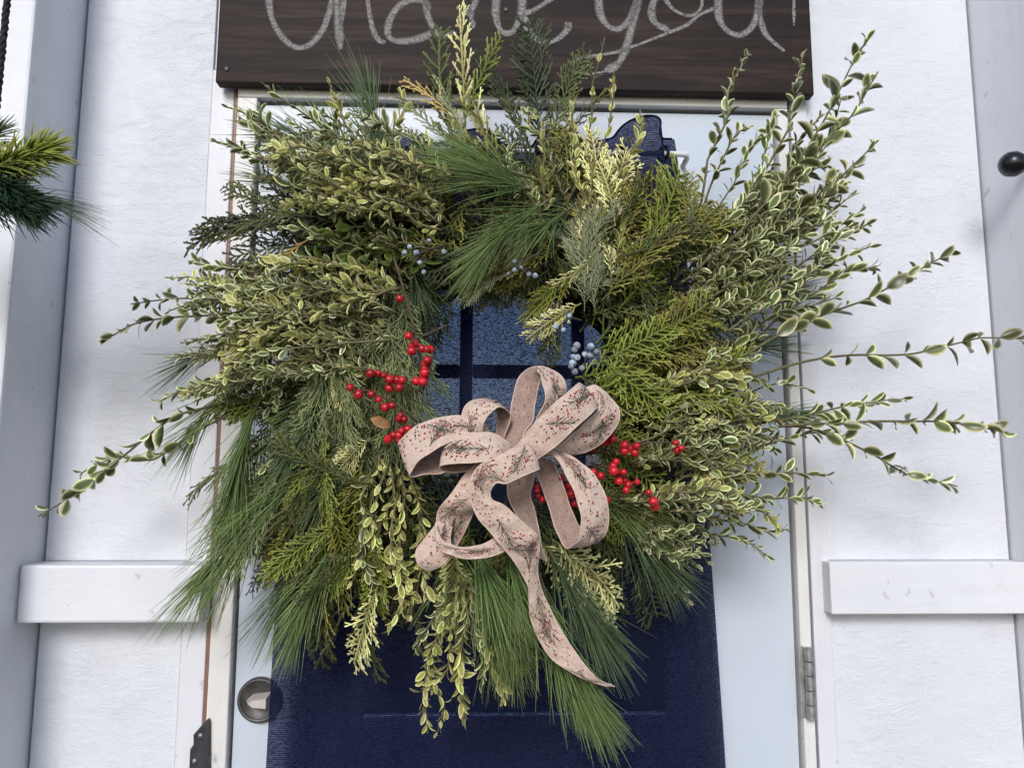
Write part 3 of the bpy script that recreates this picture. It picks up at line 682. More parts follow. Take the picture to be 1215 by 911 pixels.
# upright thin sprigs at the top
for pix, ll, gap in (([(700, 300, -.17), (698, 180, -.16), (712, 55, -.16)], .015, .022), ([(725, 290, -.17), (715, 190, -.16), (730, 92, -.16)], .015, .018),
 ([(690, 300, -.18), (682, 200, -.17), (680, 112, -.16)], .015, .012), ([(735, 300, -.18), (740, 220, -.17), (756, 135, -.16)], .017, .011),
 ([(715, 330, -.19), (735, 260, -.18), (748, 170, -.17)], .018, .010), ([(700, 330, -.19), (705, 260, -.19), (690, 180, -.18)], .018, .010), ([(720, 360, -.20), (730, 300, -.20), (738, 240, -.19)], .019, .010)):
    boxwood(path(pix, 30), 'box_yel', ll, gap, False, .15, 34)
for k in range(16):
    x0, y0 = rng.uniform(490, 680), rng.uniform(225, 290); x2, y2 = x0+rng.uniform(-70, 20), y0-rng.uniform(60, 120)
    d_ = -.15-.04*rng.random(); boxwood(path([(x0, y0, d_), ((x0+x2)/2+5, (y0+y2)/2, d_-.01), (x2, y2, d_+.01)], 24), 'box_yel' if k % 2 else 'box_var', rng.uniform(.012, .016), .0095, False, .05, 44)
for k in range(14):
    x0, y0 = rng.uniform(350, 420), rng.uniform(430, 520); x2, y2 = x0-rng.uniform(70, 120), y0+rng.uniform(10, 70)
    d_ = -.14-.03*rng.random(); boxwood(path([(x0, y0, d_), ((x0+x2)/2, (y0+y2)/2-6, d_-.01), (x2, y2, d_+.01)], 24), 'box_green' if k % 3 else 'box_var', rng.uniform(.012, .017), .0095, False, .05, 46)
# hanging pale boxwood at the bottom
for x0, y0, x1, y1, x2, y2 in ((462, 545, 440, 620, 452, 700), (470, 550, 478, 640, 462, 752), (450, 540, 428, 600, 432, 690), (485, 560, 500, 640, 505, 720), (478, 560, 470, 640, 490, 742),
 (465, 560, 452, 640, 478, 700), (500, 610, 512, 680, 530, 742), (440, 560, 430, 640, 447, 720),
 (548, 690, 510, 770, 498, 862), (552, 700, 530, 780, 520, 870), (560, 700, 545, 780, 546, 858), (540, 690, 510, 740, 500, 800), (570, 700, 578, 770, 600, 838), (575, 690, 570, 750, 574, 812), (560, 690, 550, 740, 556, 800), (585, 700, 600, 760, 606, 806), (555, 690, 530, 740, 512, 830)):
    boxwood(path([(x0, y0, -.20), (x1, y1, -.205), (x2, y2, -.19)], 26), 'box_yel' if rng.random() < .75 else 'box_var', rng.uniform(.014, .018), .0085, False, .03, 40)
# leafy masses left, right and upper right
for k in range(62):
    x0, y0 = rng.uniform(380, 480), rng.uniform(340, 450); f_ = rng.uniform(0, 1); x2, y2 = 225+rng.uniform(-30, 110), 310+f_*175+rng.uniform(-12, 12)
    d_ = -.175-.05*rng.random(); boxwood(path([(x0, y0, d_-.01), ((x0+x2)/2, (y0+y2)/2-18+rng.uniform(-12, 12), d_-.015), (x2, y2, d_+.02)], 24), 'box_var' if rng.random() < .62 else 'box_yel', rng.uniform(.012, .018), .0085, False, .03, 46)
for k in range(40):
    x0, y0 = rng.uniform(420, 540), rng.uniform(195, 280); x2, y2 = x0-rng.uniform(80, 150), y0-rng.uniform(5, 60)
    d_ = -.18-.05*rng.random(); boxwood(path([(x0, y0, d_), ((x0+x2)/2, (y0+y2)/2-10, d_-.01), (x2, y2, d_+.02)], 24), 'box_var' if rng.random() < .6 else 'box_yel', rng.uniform(.012, .018), .0090, False, .03, 46)
for k in range(56):
    x0, y0 = rng.uniform(735, 840), rng.uniform(450, 610); x2, y2 = rng.uniform(850, 925), y0+rng.uniform(-50, 25)
    d_ = -.165-.045*rng.random(); boxwood(path([(x0, y0, d_-.01), ((x0+x2)/2, (y0+y2)/2-8, d_-.012), (x2, y2, d_+.02)], 24), 'box_var' if rng.random() < .65 else 'box_yel', rng.uniform(.012, .018), .0085, False, .03, 46)
for k in range(36):
    x0, y0 = rng.uniform(800, 880), rng.uniform(290, 400); x2, y2 = x0+rng.uniform(70, 135), y0-rng.uniform(40, 140)
    d_ = -.14-.05*rng.random(); boxwood(path([(x0, y0, d_-.01), ((x0+x2)/2+8, (y0+y2)/2, d_-.012), (x2, y2, d_+.01)], 24), 'box_var', rng.uniform(.015, .020), .0105, False, .03, 52)
for k in range(10):
    x0, y0 = rng.uniform(720, 780), rng.uniform(590, 640); x2, y2 = rng.uniform(780, 860), rng.uniform(630, 680)
    d_ = -.16-.03*rng.random(); boxwood(path([(x0, y0, d_), ((x0+x2)/2, (y0+y2)/2, d_-.012), (x2, y2, d_+.01)], 24), 'box_var', rng.uniform(.012, .015), .0085, False, .03, 46)
# green boxwood inside at the upper left
for k in range(16):
    x0, y0 = rng.uniform(440, 500), rng.uniform(270, 335); x2, y2 = x0+rng.uniform(-80, 30), y0+rng.uniform(-35, 50)
    d_ = -.165-.03*rng.random(); boxwood(path([(x0, y0, d_), ((x0+x2)/2, (y0+y2)/2-6, d_-.015), (x2, y2, d_-.01)], 20), 'box_green', rng.uniform(.018, .025), .012, False, .1, 55)
for k in range(8):
    x0, y0 = rng.uniform(450, 480), rng.uniform(300, 345); x2, y2 = x0+rng.uniform(-130, -70), y0+rng.uniform(-15, 15)
    boxwood(path([(x0, y0, -.19), ((x0+x2)/2, y0-4, -.20), (x2, y2, -.19)], 20), 'box_green' if k % 2 else 'box_var', .019, .013, False, .1, 50)

# ---- cypress sprays: templates, then shared
def chain(b, pts, w, tip0, tip1, r, seg=.0042, flat=.55):
    pts = np.asarray(pts); Lg = np.linalg.norm(np.diff(pts, axis=0), axis=1).sum(); n = max(2, int(Lg/seg))
    tt = np.linspace(0, 1, len(pts)); ts = np.repeat(np.linspace(0, 1, n+1), 2)[:-1]; ts[1::2] += .62/n; ts = np.clip(ts, 0, 1)
    q = np.stack([np.interp(ts, tt, pts[:, k]) for k in range(3)], 1)
    rad = np.where(np.arange(len(ts)) % 2 == 0, .62, 1.05)*w*(1-.25*ts); rad[-1] = w*.18
    b.tube(q, rad, 4, a=tip0+(tip1-tip0)*ts, r=r, flat=flat, up=(0, 0, 1), cap=False)
def spray(Lg, seed, nb=13, side=.42, a1=44, a2=40, w=.0013, sub=.36, droop=.25, dens=.0062, curve=.15, subs=True):
    g = np.random.default_rng(seed); b = MB(); cs = curve*(1 if seed % 2 else -1)
    ax = lambda t_: np.array([Lg*t_, cs*Lg*t_*t_, -droop*Lg*t_*t_])
    def tang(t_): return nrm(np.array([1, 2*cs*t_, -2*droop*t_]))
    b_pts = [ax(t_) for t_ in np.linspace(0, 1, 14)]; chain(b, b_pts, w*1.15, .1, .9, g.random(), .0052)
    ts = np.linspace(.08, .95, nb*2)
    for k, t_ in enumerate(ts):
        sg = 1 if k % 2 else -1; o = ax(t_); T = tang(t_); S = nrm(np.cross([0, 0, 1.0], T))*sg
        an = math.radians(a1+g.normal(0, 6)); l_ = side*Lg*(math.sin(math.pi*min(.98, .15+.85*(1-t_)))**.7*(.55+.45*(1-t_)))*g.uniform(.75, 1.15)
        if l_ < .006: l_ = .006
        d_ = math.cos(an)*T+math.sin(an)*S; dz = g.normal(0, .22)-.10
        def br(q): return o+d_*l_*q+T*l_*.16*q*q+np.array([0, 0, dz*l_*q*q])
        rv = g.random(); chain(b, [br(q) for q in np.linspace(0, 1, 6)], w, .25, 1.0, rv)
        if not subs: continue
        m_ = int(l_/dens)
        for j in range(m_):
            q = .22+.68*(j+.5)/max(1, m_); s2 = 1 if (j+k) % 2 else -1; oo = br(q); dd = nrm(br(min(1, q+.05))-br(q-.05)); S2 = nrm(np.cross([0, 0, 1.0], dd))*s2
            l2 = sub*l_*(1-q*.55)*g.uniform(.7, 1.2); a_ = math.radians(a2+g.normal(0, 7)); d2 = math.cos(a_)*dd+math.sin(a_)*S2; z2 = g.normal(0, .25)
            if l2 < .004: l2 = .004
            chain(b, [oo, oo+d2*l2*.55+dd*l2*.05+np.array([0, 0, z2*l2*.3]), oo+d2*l2+dd*l2*.2+np.array([0, 0, z2*l2])], w*.86, .45, 1.0, (rv+g.uniform(-.15, .15)) % 1)
    return b
TPL = {}
def tpl(style, kind, v):
    k = (style, kind, v)
    if k not in TPL:
        if style == 'fan': b = spray(.12, 11+v, 12, .44, 46, 42, .0019, .40, .15+.08*(v % 3), .0084, .12+.05*(v % 2))
        elif style == 'plume': b = spray(.12, 31+v, 14, .34, 40, 36, .0016, .42, .22, .0070, .15)
        elif style == 'whip': b = spray(.13, 51+v, 9, .30, 30, 34, .0019, .30, .30, .0090, .2)
        elif style == 'hair': b = spray(.14, 71+v, 14, .46, 28, 26, .0010, .50, .30, .0075, .12)
        TPL[k] = b.mesh({'fan': 'cypress_spray', 'plume': 'cypress_spray', 'whip': 'cypress_spray', 'hair': 'juniper_spray'}[style], M[kind])
    return TPL[k]
TL = {'fan': .12, 'plume': .12, 'whip': .13, 'hair': .14}
def in_hole(p0, p1, rx=78, ry=88, wid=.22):
    for q in np.linspace(.15, 1.05, 8):
        x, y = p0[0]+(p1[0]-p0[0])*q, p0[1]+(p1[1]-p0[1])*q; g = wid*math.hypot(p1[0]-p0[0], p1[1]-p0[1])*(1-q*.6)
        if ((x-582)/(rx+g))**2+((y-452)/(ry+g))**2 < 1: return True
    return False
def place(style, kind, p0, p1, face=None, roll=None, size=1.0, name=None):
    """a spray from p0 to p1 (readings with depth); its flat side towards the viewer, tilted by roll"""
    a_, c_ = P(*p0), P(*p1); d_ = c_-a_; l_ = np.linalg.norm(d_); d_ /= l_
    f_ = nrm((rng.normal(0, .3), -1, rng.normal(.25, .3))); roll = rng.normal(0, .45) if roll is None else roll
    n_ = nrm(f_-np.dot(f_, d_)*d_); s_ = np.cross(n_, d_); n2 = math.cos(roll)*n_+math.sin(roll)*s_; s2 = np.cross(n2, d_)
    k = 1.08*l_/TL[style]; sy = size*rng.uniform(.85, 1.15)
    R = np.stack([d_*k, s2*k*sy, n2*k*sy], 1)
    me = tpl(style, kind, int(rng.integers(5)))
    return part(name or ('juniper_spray' if style == 'hair' else 'cypress_spray'), me, None, Matrix([[*R[q], a_[q]] for q in range(3)]+[[0, 0, 0, 1]]))
def field(n, style, kinds, xr, yr, dirdeg, spread, lpx, dr, name=None, size=1.0):
    for _ in range(n):
        x, y = rng.uniform(*xr), rng.uniform(*yr); a_ = math.radians(dirdeg+rng.normal(0, spread)); l_ = rng.uniform(*lpx); d_ = rng.uniform(*dr)
        p0, p1 = (x, y, d_), (x+math.cos(a_)*l_, y-math.sin(a_)*l_, d_+rng.uniform(-.025, .03))
        if not in_hole(p0, p1): place(style, kinds[int(rng.integers(len(kinds)))], p0, p1, name=name, size=size)
# dark stuffing round the ring, pointing outwards
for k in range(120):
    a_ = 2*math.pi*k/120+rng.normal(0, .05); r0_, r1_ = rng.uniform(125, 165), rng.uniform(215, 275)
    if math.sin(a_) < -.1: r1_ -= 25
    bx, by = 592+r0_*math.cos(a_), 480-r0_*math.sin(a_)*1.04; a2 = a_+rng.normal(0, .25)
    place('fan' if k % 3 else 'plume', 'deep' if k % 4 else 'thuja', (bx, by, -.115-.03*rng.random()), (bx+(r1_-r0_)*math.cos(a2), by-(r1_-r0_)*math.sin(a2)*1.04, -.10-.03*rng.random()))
# golden and lime fans on the right
field(26, 'fan', ['gold', 'gold', 'lime', 'thuja'], (690, 790), (270, 410), 34, 22, (70, 120), (-.215, -.165))
field(22, 'fan', ['lime', 'lime', 'gold'], (670, 760), (390, 520), 12, 26, (70, 115), (-.215, -.17))
field(10, 'fan', ['gold', 'lime'], (760, 830), (360, 520), 8, 22, (80, 120), (-.20, -.165))
field(7, 'fan', ['lime', 'thuja'], (690, 760), (520, 600), -35, 25, (60, 95), (-.20, -.17))
field(9, 'fan', ['gold', 'thuja', 'lime'], (775, 830), (270, 320), 62, 18, (50, 85), (-.20, -.16))
field(8, 'plume', ['cream', 'blue_juniper', 'gold'], (690, 740), (260, 350), 80, 18, (70, 110), (-.215, -.18))
# left side: dark fans with tan tips
field(9, 'whip', ['thuja', 'deep', 'thuja'], (330, 400), (230, 300), 172, 14, (90, 130), (-.18, -.13))
for p0, p1, kd in (((330, 245, -.15), (252, 228, -.14), 'thuja'), ((330, 265, -.15), (218, 270, -.14), 'thuja'), ((320, 285, -.15), (250, 262, -.14), 'deep'), ((340, 320, -.15), (215, 318, -.14), 'thuja'), ((350, 300, -.17), (268, 340, -.16), 'tan'), ((365, 285, -.18), (290, 330, -.17), 'tan'), ((345, 335, -.16), (240, 345, -.15), 'thuja')):
    place('whip', kd, p0, p1, roll=.2)
field(9, 'fan', ['thuja', 'deep'], (370, 470), (255, 330), 175, 30, (70, 110), (-.16, -.13))
# upper middle
field(11, 'fan', ['thuja', 'gold', 'deep'], (540, 690), (225, 310), 195, 60, (70, 110), (-.19, -.14))
field(7, 'whip', ['thuja', 'gold', 'deep'], (560, 690), (210, 270), 92, 26, (60, 95), (-.18, -.13))
for p0, p1, kd, st in (((552, 150, -.15), (545, -10, -.15), 'cream', 'whip'), ((552, 140, -.16), (590, 30, -.15), 'lime', 'whip'), ((545, 190, -.16), (486, 30, -.15), 'thuja', 'whip'), ((560, 170, -.16), (505, 78, -.16), 'tan', 'whip'),
 ((560, 190, -.17), (520, 85, -.17), 'blue_juniper', 'whip'), ((545, 180, -.17), (470, 110, -.16), 'juniper', 'whip'), ((640, 180, -.15), (634, 14, -.14), 'deep', 'plume'), ((650, 180, -.15), (678, 55, -.14), 'thuja', 'plume'), ((630, 180, -.14), (588, 62, -.14), 'deep', 'plume'),
 ((625, 190, -.15), (610, 90, -.15), 'thuja', 'whip'), ((660, 190, -.16), (700, 95, -.15), 'gold', 'whip'), ((600, 215, -.18), (572, 110, -.17), 'gold', 'whip'), ((580, 190, -.16), (560, 75, -.16), 'cream', 'whip'), ((520, 215, -.16), (455, 235, -.18), 'tan', 'whip'), ((680, 210, -.16), (668, 110, -.15), 'cream', 'whip')):
    place(st, kd, p0, p1, size=.72)
for pix in ([(440, 220, -.16), (340, 150, -.15), (262, 128, -.14)], [(450, 220, -.15), (370, 140, -.15), (318, 108, -.14)], [(460, 215, -.15), (410, 150, -.15), (392, 98, -.14)], [(470, 215, -.15), (440, 160, -.15), (430, 112, -.14)], [(430, 240, -.17), (330, 190, -.16), (252, 170, -.15)], [(490, 210, -.15), (470, 160, -.15), (480, 108, -.14)], [(400, 230, -.16), (330, 165, -.15), (300, 132, -.14)]):
    boxwood(path(pix, 30), 'box_yel' if rng.random() < .5 else 'box_var', .017, .012, False, .12, 48)
# lower left, mid and bottom
field(24, 'plume', ['thuja', 'thuja', 'lime', 'gold'], (370, 450), (490, 640), 235, 26, (80, 125), (-.215, -.15))
field(9, 'whip', ['thuja', 'lime'], (380, 450), (520, 640), 250, 18, (80, 130), (-.20, -.16))
field(9, 'whip', ['thuja', 'thuja', 'gold'], (365, 420), (620, 690), 262, 14, (80, 115), (-.18, -.13))
field(18, 'plume', ['thuja', 'lime', 'thuja', 'gold'], (470, 610), (585, 680), 268, 20, (75, 115), (-.19, -.14))
field(8, 'fan', ['thuja', 'deep'], (640, 740), (580, 650), 290, 30, (70, 100), (-.16, -.13))
for p0, p1 in (((655, 640, -.20), (748, 690, -.19)), ((660, 650, -.20), (738, 728, -.19)), ((640, 640, -.19), (700, 705, -.18)), ((530, 640, -.20), (542, 735, -.20)), ((540, 650, -.20), (528, 750, -.20)), ((398, 430, -.21), (412, 470, -.22)), ((395, 440, -.21), (400, 482, -.22)),
               ((690, 360, -.21), (625, 392, -.20)), ((705, 300, -.22), (680, 345, -.22)), ((725, 330, -.22), (730, 280, -.22)), ((440, 520, -.21), (385, 560, -.2)), ((450, 690, -.2), (412, 790, -.19))):
    place('plume' if rng.random() < .6 else 'whip', 'cream', p0, p1, size=1.2)
for x, y, x2, y2 in ((440, 660, 405, 795), (425, 640, 350, 780), (400, 640, 345, 790), (380, 630, 290, 672), (395, 640, 300, 680)): place('whip', 'thuja', (x, y, -.16), (x2, y2, -.14))
field(14, 'plume', ['thuja', 'gold', 'juniper', 'deep'], (430, 560), (210, 280), 130, 40, (60, 95), (-.17, -.12))
field(12, 'fan', ['thuja', 'deep', 'gold', 'juniper'], (560, 700), (200, 270), 100, 45, (55, 85), (-.17, -.12))
field(10, 'fan', ['thuja', 'gold', 'deep'], (480, 640), (270, 320), 180, 40, (70, 100), (-.19, -.15))
field(12, 'fan', ['thuja', 'gold', 'deep'], (500, 560), (300, 345), 200, 45, (55, 80), (-.17, -.13))
field(16, 'fan', ['thuja', 'gold', 'lime'], (640, 700), (290, 350), 170, 40, (60, 90), (-.19, -.14))
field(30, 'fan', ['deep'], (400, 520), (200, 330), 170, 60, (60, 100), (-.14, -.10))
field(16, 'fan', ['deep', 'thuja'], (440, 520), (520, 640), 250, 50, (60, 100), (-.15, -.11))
for p0, p1, kd in (((640, 318, -.18), (560, 348, -.17), 'gold'), ((650, 322, -.17), (590, 352, -.16), 'thuja'), ((560, 312, -.16), (520, 352, -.15), 'thuja'), ((540, 318, -.16), (600, 345, -.15), 'deep'), ((665, 335, -.18), (625, 358, -.17), 'lime'), ((600, 318, -.15), (640, 350, -.14), 'deep'), ((515, 330, -.17), (505, 385, -.16), 'deep'), ((660, 360, -.17), (655, 425, -.16), 'thuja'), ((670, 350, -.18), (640, 400, -.17), 'gold')): place('fan', kd, p0, p1)
field(26, 'plume', ['thuja', 'deep', 'lime', 'juniper'], (330, 430), (430, 600), 215, 25, (80, 120), (-.16, -.11))
field(16, 'plume', ['thuja', 'deep'], (330, 420), (560, 660), 240, 20, (80, 115), (-.14, -.10))
# juniper: feathery hair on the left, blue-grey on the right
field(22, 'hair', ['juniper'], (395, 490), (350, 410), 262, 18, (95, 150), (-.225, -.18))
field(10, 'hair', ['juniper'], (420, 490), (430, 520), 255, 18, (80, 110), (-.21, -.17))
field(7, 'hair', ['juniper'], (455, 490), (300, 350), 262, 15, (90, 130), (-.20, -.16))
field(9, 'hair', ['blue_juniper'], (690, 725), (320, 400), 95, 40, (70, 100), (-.225, -.19))
field(8, 'hair', ['blue_juniper', 'juniper'], (560, 670), (300, 330), 180, 60, (50, 80), (-.20, -.16))
field(8, 'hair', ['juniper', 'deep'], (600, 690), (560, 640), 285, 35, (80, 110), (-.19, -.15))

# ---- pine tufts
def pine(pix, kind='pine', nl=.10, n=210, spread=24, wd=.00055, name='pine_tuft', root=None, sag=.12, tipfan=1.0, twig=True):
    p = path(pix, 20); m_ = len(p); b = MB()
    if twig: b.tube(p, np.linspace(.0022, .0012, m_), 6, m=0)
    T = np.gradient(p, axis=0); T /= np.linalg.norm(T, axis=1, keepdims=True)
    for k in range(n):
        f_ = 1-rng.random()**1.6*.95 if tipfan else rng.random(); i = min(m_-1, int(f_*(m_-1))); t_ = T[i]; o = p[i]
        e1 = nrm(np.cross(t_, [.2, .9, .3])); e2 = np.cross(t_, e1); a_ = rng.uniform(0, 6.283)
        al = math.radians(abs(rng.normal(spread, spread*.45))*(1.15-.5*f_)); d_ = math.cos(al)*t_+math.sin(al)*(math.cos(a_)*e1+math.sin(a_)*e2)
        l_ = nl*rng.uniform(.7, 1.1); q = np.linspace(0, 1, 5)[:, None]; bend = nrm(t_*.6+np.array([0, 0, -.6]))*sag*l_+rng.normal(0, .045, 3)*l_
        b.tube(o+d_*l_*q+bend*q*q, wd*np.array([.9, 1, .95, .8, .3]), 3, a=np.linspace(0, 1, 5), r=rng.random(), m=1, cap=False)
    return b, [M['twig'], M[kind]]
def pine_part(*a_, **k_):
    b, mm = pine(*a_, **k_); return part('pine_tuft', b.mesh('pine_tuft', mm))
for pix, kd, nl, n, sp in (
 ([(390, 540, -.14), (330, 590, -.15), (275, 660, -.14)], 'pine', .105, 300, 20),
 ([(340, 560, -.15), (290, 620, -.15), (245, 680, -.14)], 'pine', .095, 220, 20),
 ([(310, 470, -.16), (290, 520, -.17), (280, 570, -.16)], 'pine', .095, 230, 14),
 ([(300, 490, -.14), (285, 560, -.15), (270, 610, -.15)], 'pine', .085, 200, 22),
 ([(310, 440, -.14), (265, 470, -.14), (235, 505, -.13)], 'pine', .085, 170, 20),
 ([(330, 400, -.12), (270, 410, -.12), (230, 425, -.12)], 'pine_dark', .07, 110, 20),
 ([(400, 450, -.16), (370, 490, -.17), (345, 530, -.16)], 'pine_dark', .095, 220, 20),
 ([(410, 620, -.16), (385, 670, -.17), (360, 720, -.16)], 'pine', .095, 260, 18),
 ([(390, 600, -.14), (360, 660, -.15), (340, 700, -.14)], 'pine_dark', .10, 200, 22),
 ([(430, 480, -.17), (410, 540, -.18), (385, 580, -.17)], 'pine_dark', .08, 170, 28),
 ([(480, 250, -.15), (450, 190, -.15), (438, 130, -.14)], 'pine_dark', .105, 170, 20),
 ([(470, 240, -.13), (400, 190, -.13), (350, 165, -.12)], 'pine_dark', .10, 150, 26),
 ([(460, 230, -.13), (420, 200, -.13), (400, 170, -.12)], 'pine', .10, 140, 24),
 ([(460, 260, -.12), (380, 235, -.12), (330, 215, -.11)], 'pine_dark', .08, 110, 24),
 ([(630, 225, -.20), (590, 212, -.215), (555, 200, -.21)], 'pine_bright', .085, 240, 22),
 ([(640, 215, -.19), (600, 200, -.20), (570, 185, -.20)], 'pine_bright', .07, 120, 28),
 ([(650, 238, -.20), (602, 272, -.215), (582, 292, -.21)], 'pine_bright', .075, 230, 24),
 ([(680, 245, -.20), (655, 262, -.215), (635, 275, -.21)], 'pine_bright', .055, 100, 30),
 ([(480, 290, -.16), (488, 315, -.17), (495, 340, -.17)], 'pine_dark', .05, 110, 30),
 ([(560, 640, -.21), (580, 690, -.225), (590, 730, -.215)], 'pine_bright', .10, 260, 20),
 ([(600, 640, -.215), (612, 690, -.23), (612, 745, -.22)], 'pine_bright', .08, 220, 18),
 ([(540, 640, -.17), (545, 670, -.18), (560, 700, -.18)], 'pine', .085, 190, 26),
 ([(620, 660, -.20), (650, 740, -.205), (680, 800, -.20)], 'pine', .105, 320, 16),
 ([(640, 680, -.20), (665, 760, -.205), (700, 820, -.20)], 'pine_bright', .085, 160, 16),
 ([(650, 650, -.19), (680, 700, -.195), (700, 735, -.19)], 'pine_dark', .09, 240, 22),
 ([(720, 590, -.16), (750, 630, -.17), (775, 660, -.16)], 'pine_dark', .085, 170, 22),
 ([(700, 580, -.17), (735, 600, -.18), (770, 625, -.17)], 'pine', .08, 150, 24),
 ([(820, 510, -.14), (870, 498, -.14), (915, 492, -.13)], 'pine_dark', .095, 170, 9),
 ([(820, 370, -.13), (880, 355, -.13), (925, 345, -.12)], 'pine_dark', .075, 150, 20),
 ([(800, 350, -.15), (850, 340, -.15), (890, 325, -.14)], 'pine_dark', .08, 150, 24),
 ([(780, 440, -.13), (850, 420, -.13), (900, 410, -.12)], 'pine_dark', .08, 110, 26),
): pine_part(pix, kd, nl, int(n*(.58 if pix[0][0] < 440 else .9)), sp*(1.15 if pix[0][0] < 440 else 1))
# dry brown leaf by the berries
V, Q, A = LT[1]; d_ = nrm(P(455, 503, -.23)-P(441, 497, -.23)); n_ = nrm(np.cross(d_, [0, 0, 1.])); n_ = n_ if n_[1] < 0 else -n_; R = np.stack([d_, np.cross(n_, d_), n_], 1)*.024
b = MB(); b.add(V@R.T+P(440, 496, -.232), Q); part('dry_leaf', b.mesh('dry_leaf', M['dry']))

# ---- berries
def sphere(rad, k=10, rows=6):
    b = MB(); pr = [(-rad*math.cos(math.pi*i/rows)*.96, rad*math.sin(math.pi*i/rows)) for i in range(rows+1)]
    pr = pr[:-1]+[(rad*.955, rad*.16), (rad*.93, 0)]; b.lathe(pr[:-1], (0, 0, 0), (0, -1, 0), k); b.lathe([pr[-2], pr[-1]], (0, 0, 0), (0, -1, 0), k, m=1); return b
RED, BLU = sphere(.0054).mesh('red_berry', [M['red'], M['dot']]), sphere(.0044).mesh('juniper_berry', [M['blue'], M['dot']])
def twig_of(name, stems, berries, me, bname, depth, scale=(.70, 1.12), stemr=.0011):
    b = MB()
    for st in stems: b.tube(path(st, 16), np.linspace(stemr*1.5, stemr, len(path(st, 16))), 5)
    pts = np.vstack([path(st, 16) for st in stems])
    pos = []
    for x, y in berries:
        c_ = P(x, y, depth+rng.uniform(-.012, .006)); pos.append(c_); q = pts[np.argmin(np.linalg.norm(pts-c_, axis=1))]; b.tube([q, (q+c_)/2+np.array([0, -.002, .001]), c_], stemr*.55, 4)
    o = part(name, b.mesh(name, M['bark']))
    for c_ in pos:
        k = rng.uniform(*scale); rot = Matrix.Rotation(rng.normal(0, .8), 4, 'X') @ Matrix.Rotation(rng.normal(0, .8), 4, 'Z')
        subpart(bname, me, o, ID, Matrix.Translation(Vector(c_)) @ rot @ Matrix.Scale(k, 4))
c5 = lambda L_: [(405+x/3, 304+y/3) for x, y in L_]
D1 = -.238
twig_of('berry_twig', [[(467, 305, D1+.02), (478, 340, D1+.01), (492, 395, D1+.005), (500, 440, D1+.01), (497, 470, D1+.02)], [(495, 402, D1+.006), (510, 395, D1), (530, 386, D1)], [(512, 410, D1), (512, 430, D1), (500, 468, D1+.015)]],
        c5([(208, 151), (240, 284), (248, 318), (262, 312), (250, 337), (287, 329), (303, 331), (316, 332), (306, 370), (300, 385), (295, 400), (297, 415), (293, 431), (290, 447), (266, 445)]), RED, 'red_berry', D1)
twig_of('berry_twig', [[(500, 470, D1+.02), (478, 452, D1+.01), (450, 445, D1+.005), (415, 450, D1+.01)], [(495, 500, D1+.02), (470, 480, D1+.01), (440, 465, D1+.008), (412, 459, D1+.01)]],
        c5([(104, 417), (131, 416), (151, 424), (172, 438), (199, 441), (217, 441), (171, 469), (206, 468), (32, 467), (61, 491), (107, 491), (132, 510), (156, 538), (181, 531)]), RED, 'red_berry', D1)
twig_of('berry_twig', [[(500, 505, D1+.02), (480, 508, D1+.01), (462, 518, D1+.01)], [(480, 508, D1+.01), (474, 498, D1+.01)]],
        c5([(204, 578), (211, 566), (223, 581), (166, 651), (186, 636), (206, 638), (215, 622), (205, 655), (236, 614)]), RED, 'red_berry', D1)
D2 = -.232
twig_of('berry_twig', [[(650, 560, D2+.03), (690, 540, D2+.012), (730, 535, D2+.008), (770, 525, D2+.008), (806, 526, D2+.008)], [(700, 540, D2+.012), (722, 520, D2+.008)]],
        c5([(955, 631), (940, 645), (967, 650), (948, 661), (930, 660), (880, 686), (897, 687), (1009, 672), (1025, 684), (1008, 692), (1052, 675), (1045, 699), (1190, 663), (1210, 682), (1197, 690)]), RED, 'red_berry', D2)
twig_of('berry_twig', [[(680, 560, D2+.03), (715, 552, D2+.012), (740, 570, D2+.01), (775, 592, D2+.01)], [(730, 545, D2+.012), (742, 575, D2+.008)]],
        c5([(978, 731), (968, 745), (970, 764), (988, 770), (1005, 768), (988, 800), (1010, 798), (1022, 813), (1014, 832), (1053, 803), (897, 768), (924, 781), (1094, 840), (1111, 872), (1116, 889), (945, 866)]), RED, 'red_berry', D2)
twig_of('berry_twig', [[(630, 560, D2+.03), (640, 580, D2+.01), (650, 595, D2+.012)], [(660, 560, D2+.03), (672, 575, D2+.01), (684, 600, D2+.012)]],
        c5([(780, 790), (698, 820), (697, 833), (701, 853), (715, 865), (815, 815), (822, 832), (818, 846), (831, 880)]), RED, 'red_berry', D2)
D3 = -.240
twig_of('juniper_twig', [[(705, 470, D3+.03), (690, 440, D3+.01), (682, 420, D3+.01)], [(690, 435, D3+.01), (708, 415, D3+.01)]],
        c5([(838, 318), (888, 321), (909, 340), (886, 352), (866, 349), (830, 332), (826, 357), (840, 360), (824, 380), (818, 392), (831, 411), (857, 398)]), BLU, 'juniper_berry', D3, (.75, 1.15))
twig_of('juniper_twig', [[(690, 380, D3+.03), (675, 378, D3+.012), (660, 390, D3+.012)]], c5([(812, 213), (764, 250), (790, 262)]), BLU, 'juniper_berry', D3+.01, (.7, 1.0))
twig_of('juniper_twig', [[(640, 300, D3+.04), (615, 315, D3+.02), (600, 330, D3+.02)]], c5([(598, 65), (616, 50), (668, 65), (617, 20), (690, 70), (640, 42)]), BLU, 'juniper_berry', D3+.02, (.65, .9))
twig_of('juniper_twig', [[(530, 290, D3+.04), (500, 300, D3+.02), (485, 310, D3+.02)]], [(486, 293), (494, 300), (503, 323), (527, 299), (509, 286), (480, 300), (498, 312)], BLU, 'juniper_berry', D3+.02, (.7, .95))

